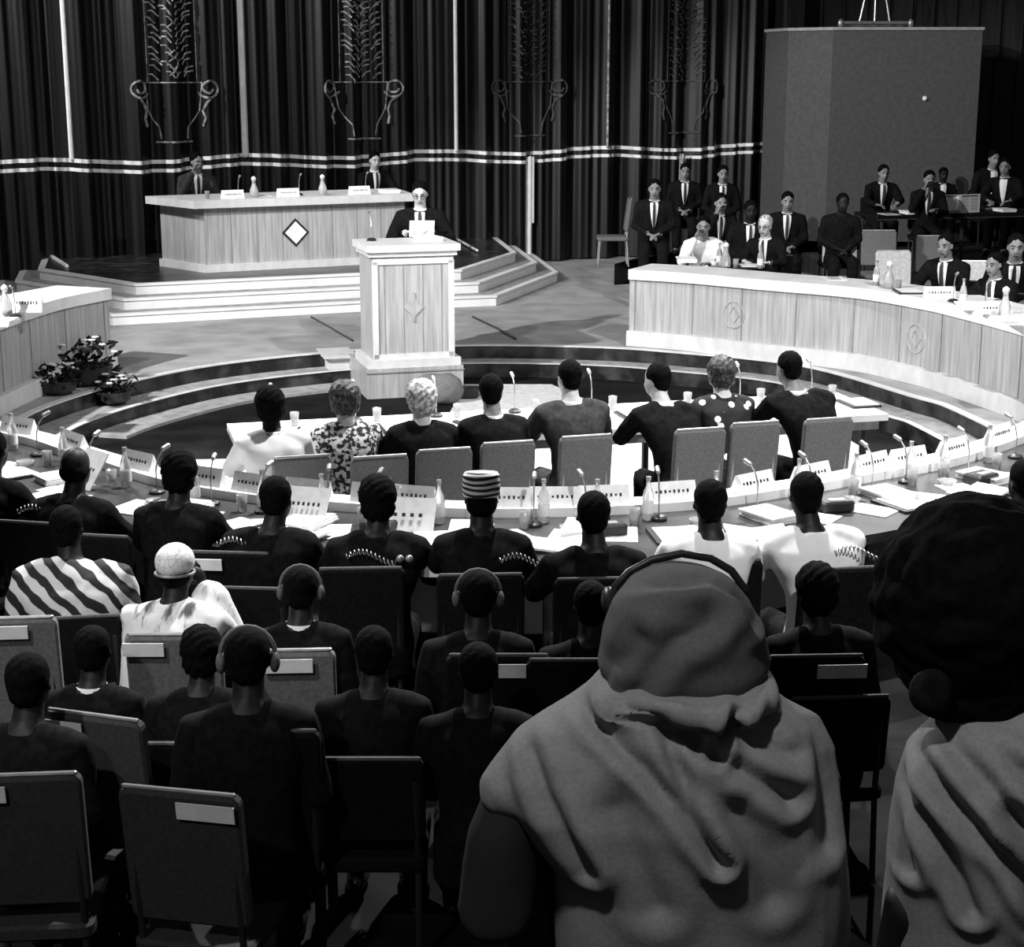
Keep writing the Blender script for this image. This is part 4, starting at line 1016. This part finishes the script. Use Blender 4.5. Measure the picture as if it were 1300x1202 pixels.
me = m.mesh('body', ['skin_dark']); fixn(me); me = do_remesh(me, .011, 2); hm = M()
for sx, s0 in ((-1, sl), (1, sr)): hand(hm, (s0.x-sx*.1, .33, .58), (-sx*.4, 1, -.1), (0, 0, 1), -sx)
h2 = hm.mesh('h', ['skin_dark']); b = bmesh.new(); b.from_mesh(me); b.from_mesh(h2); b.to_mesh(me); b.free()
me.polygons.foreach_set('use_smooth', [True]*len(me.polygons)); bo = bpy.data.objects.new('body', me); C.objects.link(bo); bo.parent = root
hk = lambda y, x0, x1, wy, dy: ((U((x0+x1)/2, y, 2.4)-org).x, dy, (U(868, y, 2.4)-org).z, (x1-x0)/2*2.4/F, wy)
hood = M(); hood.loft([hk(905, 800, 935, .07, .03), hk(885, 785, 950, .09, .025), hk(862, 765, 965, .10, .02)]+[q for q in rr if q[2] > (U(870, 850, 2.40)-org).z], 40, 2.2)
m = M(); nk = [U(868, y, 2.40)-org for y in (842, 850, 862)]
rr2 = [q for q in rr if q[2] < (U(870, 866, 2.40)-org).z]+[((U((x0+x1)/2, y, 2.4)-org).x, .01, (U(868, y, 2.4)-org).z, (x1-x0)/2*2.4/F, wy) for y, x0, x1, wy in ((862, 748, 988, .142), (850, 762, 982, .145), (843, 780, 968, .135))]
m.loft(rr2, 40, 2.25)
# short cape sleeve at the left, rounded shoulder at the right
a1 = U(690, 968, 2.40)-org; a2 = U(648, 1000, 2.38)-org; m.tube([a1, a2], [.062, .047], 16)
b1 = U(992, 950, 2.40)-org; b2 = U(1008, 1090, 2.38)-org; m.tube([b1, b2, b2+Vector((.0, .02, -.2))], [.075, .08, .08], 16)
S = 1/875.
lines = [([(776, 757), (800, 742), (845, 733), (901, 733), (935, 755), (960, 792)], .0075, .012),
         ([(820, 848), (845, 843), (879, 843), (915, 846), (945, 838)], .011, .020),
         ([(901, 930), (905, 900), (920, 878), (940, 856)], .008, .014),
         ([(790, 872), (830, 882), (867, 908), (901, 933), (947, 959), (992, 992)], .012, .014),
         ([(731, 890), (770, 912), (810, 947), (850, 990), (879, 1033), (905, 1066)], .010, .012),
         ([(838, 905), (855, 950), (872, 1000), (905, 1062)], .009, .010),
         ([(676, 950), (690, 990), (715, 1040), (745, 1090)], .012, .010), ([(812, 794), (795, 820), (776, 839), (768, 870)], .012, .010),
         ([(895, 770), (850, 790), (822, 825), (803, 862)], .014, .012), ([(915, 905), (950, 925), (1000, 940)], .012, .007),
         ([(1000, 880), (1030, 920), (1045, 980), (1050, 1060)], .014, .008), ([(930, 1000), (960, 1060), (975, 1120)], .02, .009), ([(780, 1000), (800, 1060), (830, 1130)], .02, .008)]
cf = creases(lines, 2.34, org)
cfh = creases([lines[0], lines[7], lines[8]], 2.34, org); cfr = creases(lines[2:7]+lines[9:], 2.34, org)
def hoodfn(me):
    cfh(me); wrinkle(me, .0025)
def robefn(me):
    cfr(me); wrinkle(me, .0025)
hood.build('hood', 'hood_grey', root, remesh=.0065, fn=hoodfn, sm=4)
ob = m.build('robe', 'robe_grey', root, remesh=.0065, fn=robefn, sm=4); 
m = M(); u1, u2, u3 = [U(x, y, 2.40)-org for x, y in ((660, 1005), (640, 1060), (628, 1150))]; m.tube([u1, u2, u3, u3+Vector((.03, .2, -.06))], [.05, .052, .056, .052], 14)
m.build('undersleeve', 'sleeve_dark', root, remesh=.01, wr=.006)
m = M()
pts = [U(x, y, 2.40)-org+Vector((0, .03, 0)) for x, y in ((776, 778), (783, 752), (800, 734), (830, 718), (868, 710), (905, 716), (932, 732), (950, 757))]
m.tube(pts, .006, 8); m.ell(pts[0]+Vector((.0, .03, -.0)), (.012, .03, .02)); m.build('headphones', 'metal_dark', root, smooth=True)
m = M(); m.rbox((0, .1, .40), (.5, .1, .5), .04, Matrix.Rotation(R(90), 3, 'X'))
t = thing('bench', 'dark bench under the grey-hooded person and the man at the right corner', 'bench', (root.location.x+.25, root.location.y+.05, 1.251))
m = M(); m.box((0, 0, .34), (1.6, .4, .06)); m.build('seat', 'chair_dark', t)
for x in (-.7, .7): m = M(); m.box((x, 0, .155), (.06, .36, .31)); m.build('leg', 'chair_dark', t)
# man at the right corner
rings = [(872, 1290, 1400, .07, .01), (880, 1262, 1440, .09, .0), (896, 1215, 1470, .11, 0), (918, 1178, 1505, .12, 0), (950, 1150, 1530, .13, 0), (1000, 1138, 1550, .14, 0), (1060, 1136, 1556, .15, .01), (1120, 1138, 1560, .16, .02), (1202, 1140, 1560, .17, .03)]
T2 = 2.33
root, org, rr = robed(1345, T2, rings, 'person with huge dark head of hair and a pale grey robe at the right edge', 'robe_grey', [])
hc = U(1236, 778, T2)-org
m = M(); m.ell(hc+Vector((0, .03, -.01)), (.08, .1, .12)); m.ell(hc+Vector((.0, .07, -.07)), (.06, .06, .09)); m.tube([hc+Vector((0.02, .02, -.1)), (-.02, .01, .9)], [.06, .07], 12)
for sx in (-1, 1): m.ell(hc+Vector((sx*.085, .02, -.03)), (.015, .022, .035), None, 8, 6)
m.loft([(0, .03, .40, .15, .1), (0, .02, .6, .14, .09), (0, .0, .82, .17, .09), (0, 0, .93, .12, .08)])
for sx in (-1, 1):
    m.tube([(sx*.1, 0, .9), (sx*.19, 0, .86), (sx*.2, .08, .6), (sx*.1, .32, .56)], [.05, .05, .04, .028], 10)
    m.tube([(sx*.09, .02, .42), (sx*.11, .42, .46), (sx*.11, .42, .08)], [.08, .055, .04], 10); m.ell((sx*.11, .48, .05), (.045, .12, .045))
me = m.mesh('body', ['skin_dark']); fixn(me); me = do_remesh(me, .011, 2); hm = M()
for sx in (-1, 1): hand(hm, (sx*.1, .33, .56), (-sx*.4, 1, -.1), (0, 0, 1), -sx)
h2 = hm.mesh('h', ['skin_dark']); b = bmesh.new(); b.from_mesh(me); b.from_mesh(h2); b.to_mesh(me); b.free()
me.polygons.foreach_set('use_smooth', [True]*len(me.polygons)); bo = bpy.data.objects.new('body', me); C.objects.link(bo); bo.parent = root
m = M(); m.ell(hc+Vector((0, -.0, .02)), (.142, .145, .15), None, 32, 20); m.ell(hc+Vector((.01, -.03, -.07)), (.115, .09, .09), None, 20, 14)
def fz(me):
    c, n = getco(me); rs = np.random.RandomState(5); d = sum(np.sin(c@(rs.normal(size=3)*80)+rs.uniform(0, 6)) for _ in range(8)); setco(me, c+n*(.004*d/3)[:, None])
m.build('hair', 'hair_black', root, remesh=.008, fn=fz, sm=1)
m = M(); e = U(1181, 878, T2-.1)-org; m.lathe([(.012, -.008), (.03, -.006), (.032, .006), (.02, .012), (.008, .01)]); m.v = [tuple(e+Matrix.Rotation(R(75), 3, 'X')@Matrix.Rotation(R(15), 3, 'Y')@Vector(v)) for v in m.v]
m.build('earpiece', 'chair_dark', root, smooth=True)
m = M(); m.loft(rr, 40, 2.3)
lines = [([(1150, 960), (1160, 1010), (1200, 1080), (1230, 1150)], .010, .012), ([(1165, 950), (1200, 1000), (1260, 1060), (1310, 1130)], .010, .013), ([(1190, 930), (1230, 960), (1300, 1040)], .012, .012),
         ([(1215, 920), (1260, 940), (1330, 1000)], .012, .009), ([(1250, 905), (1300, 915), (1350, 960)], .012, .009), ([(1145, 1000), (1150, 1060), (1160, 1120)], .010, .01), ([(1270, 1010), (1300, 1080), (1310, 1150)], .014, .012)]
cg = creases(lines, T2-.06, org)
def rf(me): cg(me); wrinkle(me, .003)
m.build('robe', 'robe_grey', root, remesh=.0065, fn=rf, sm=4)
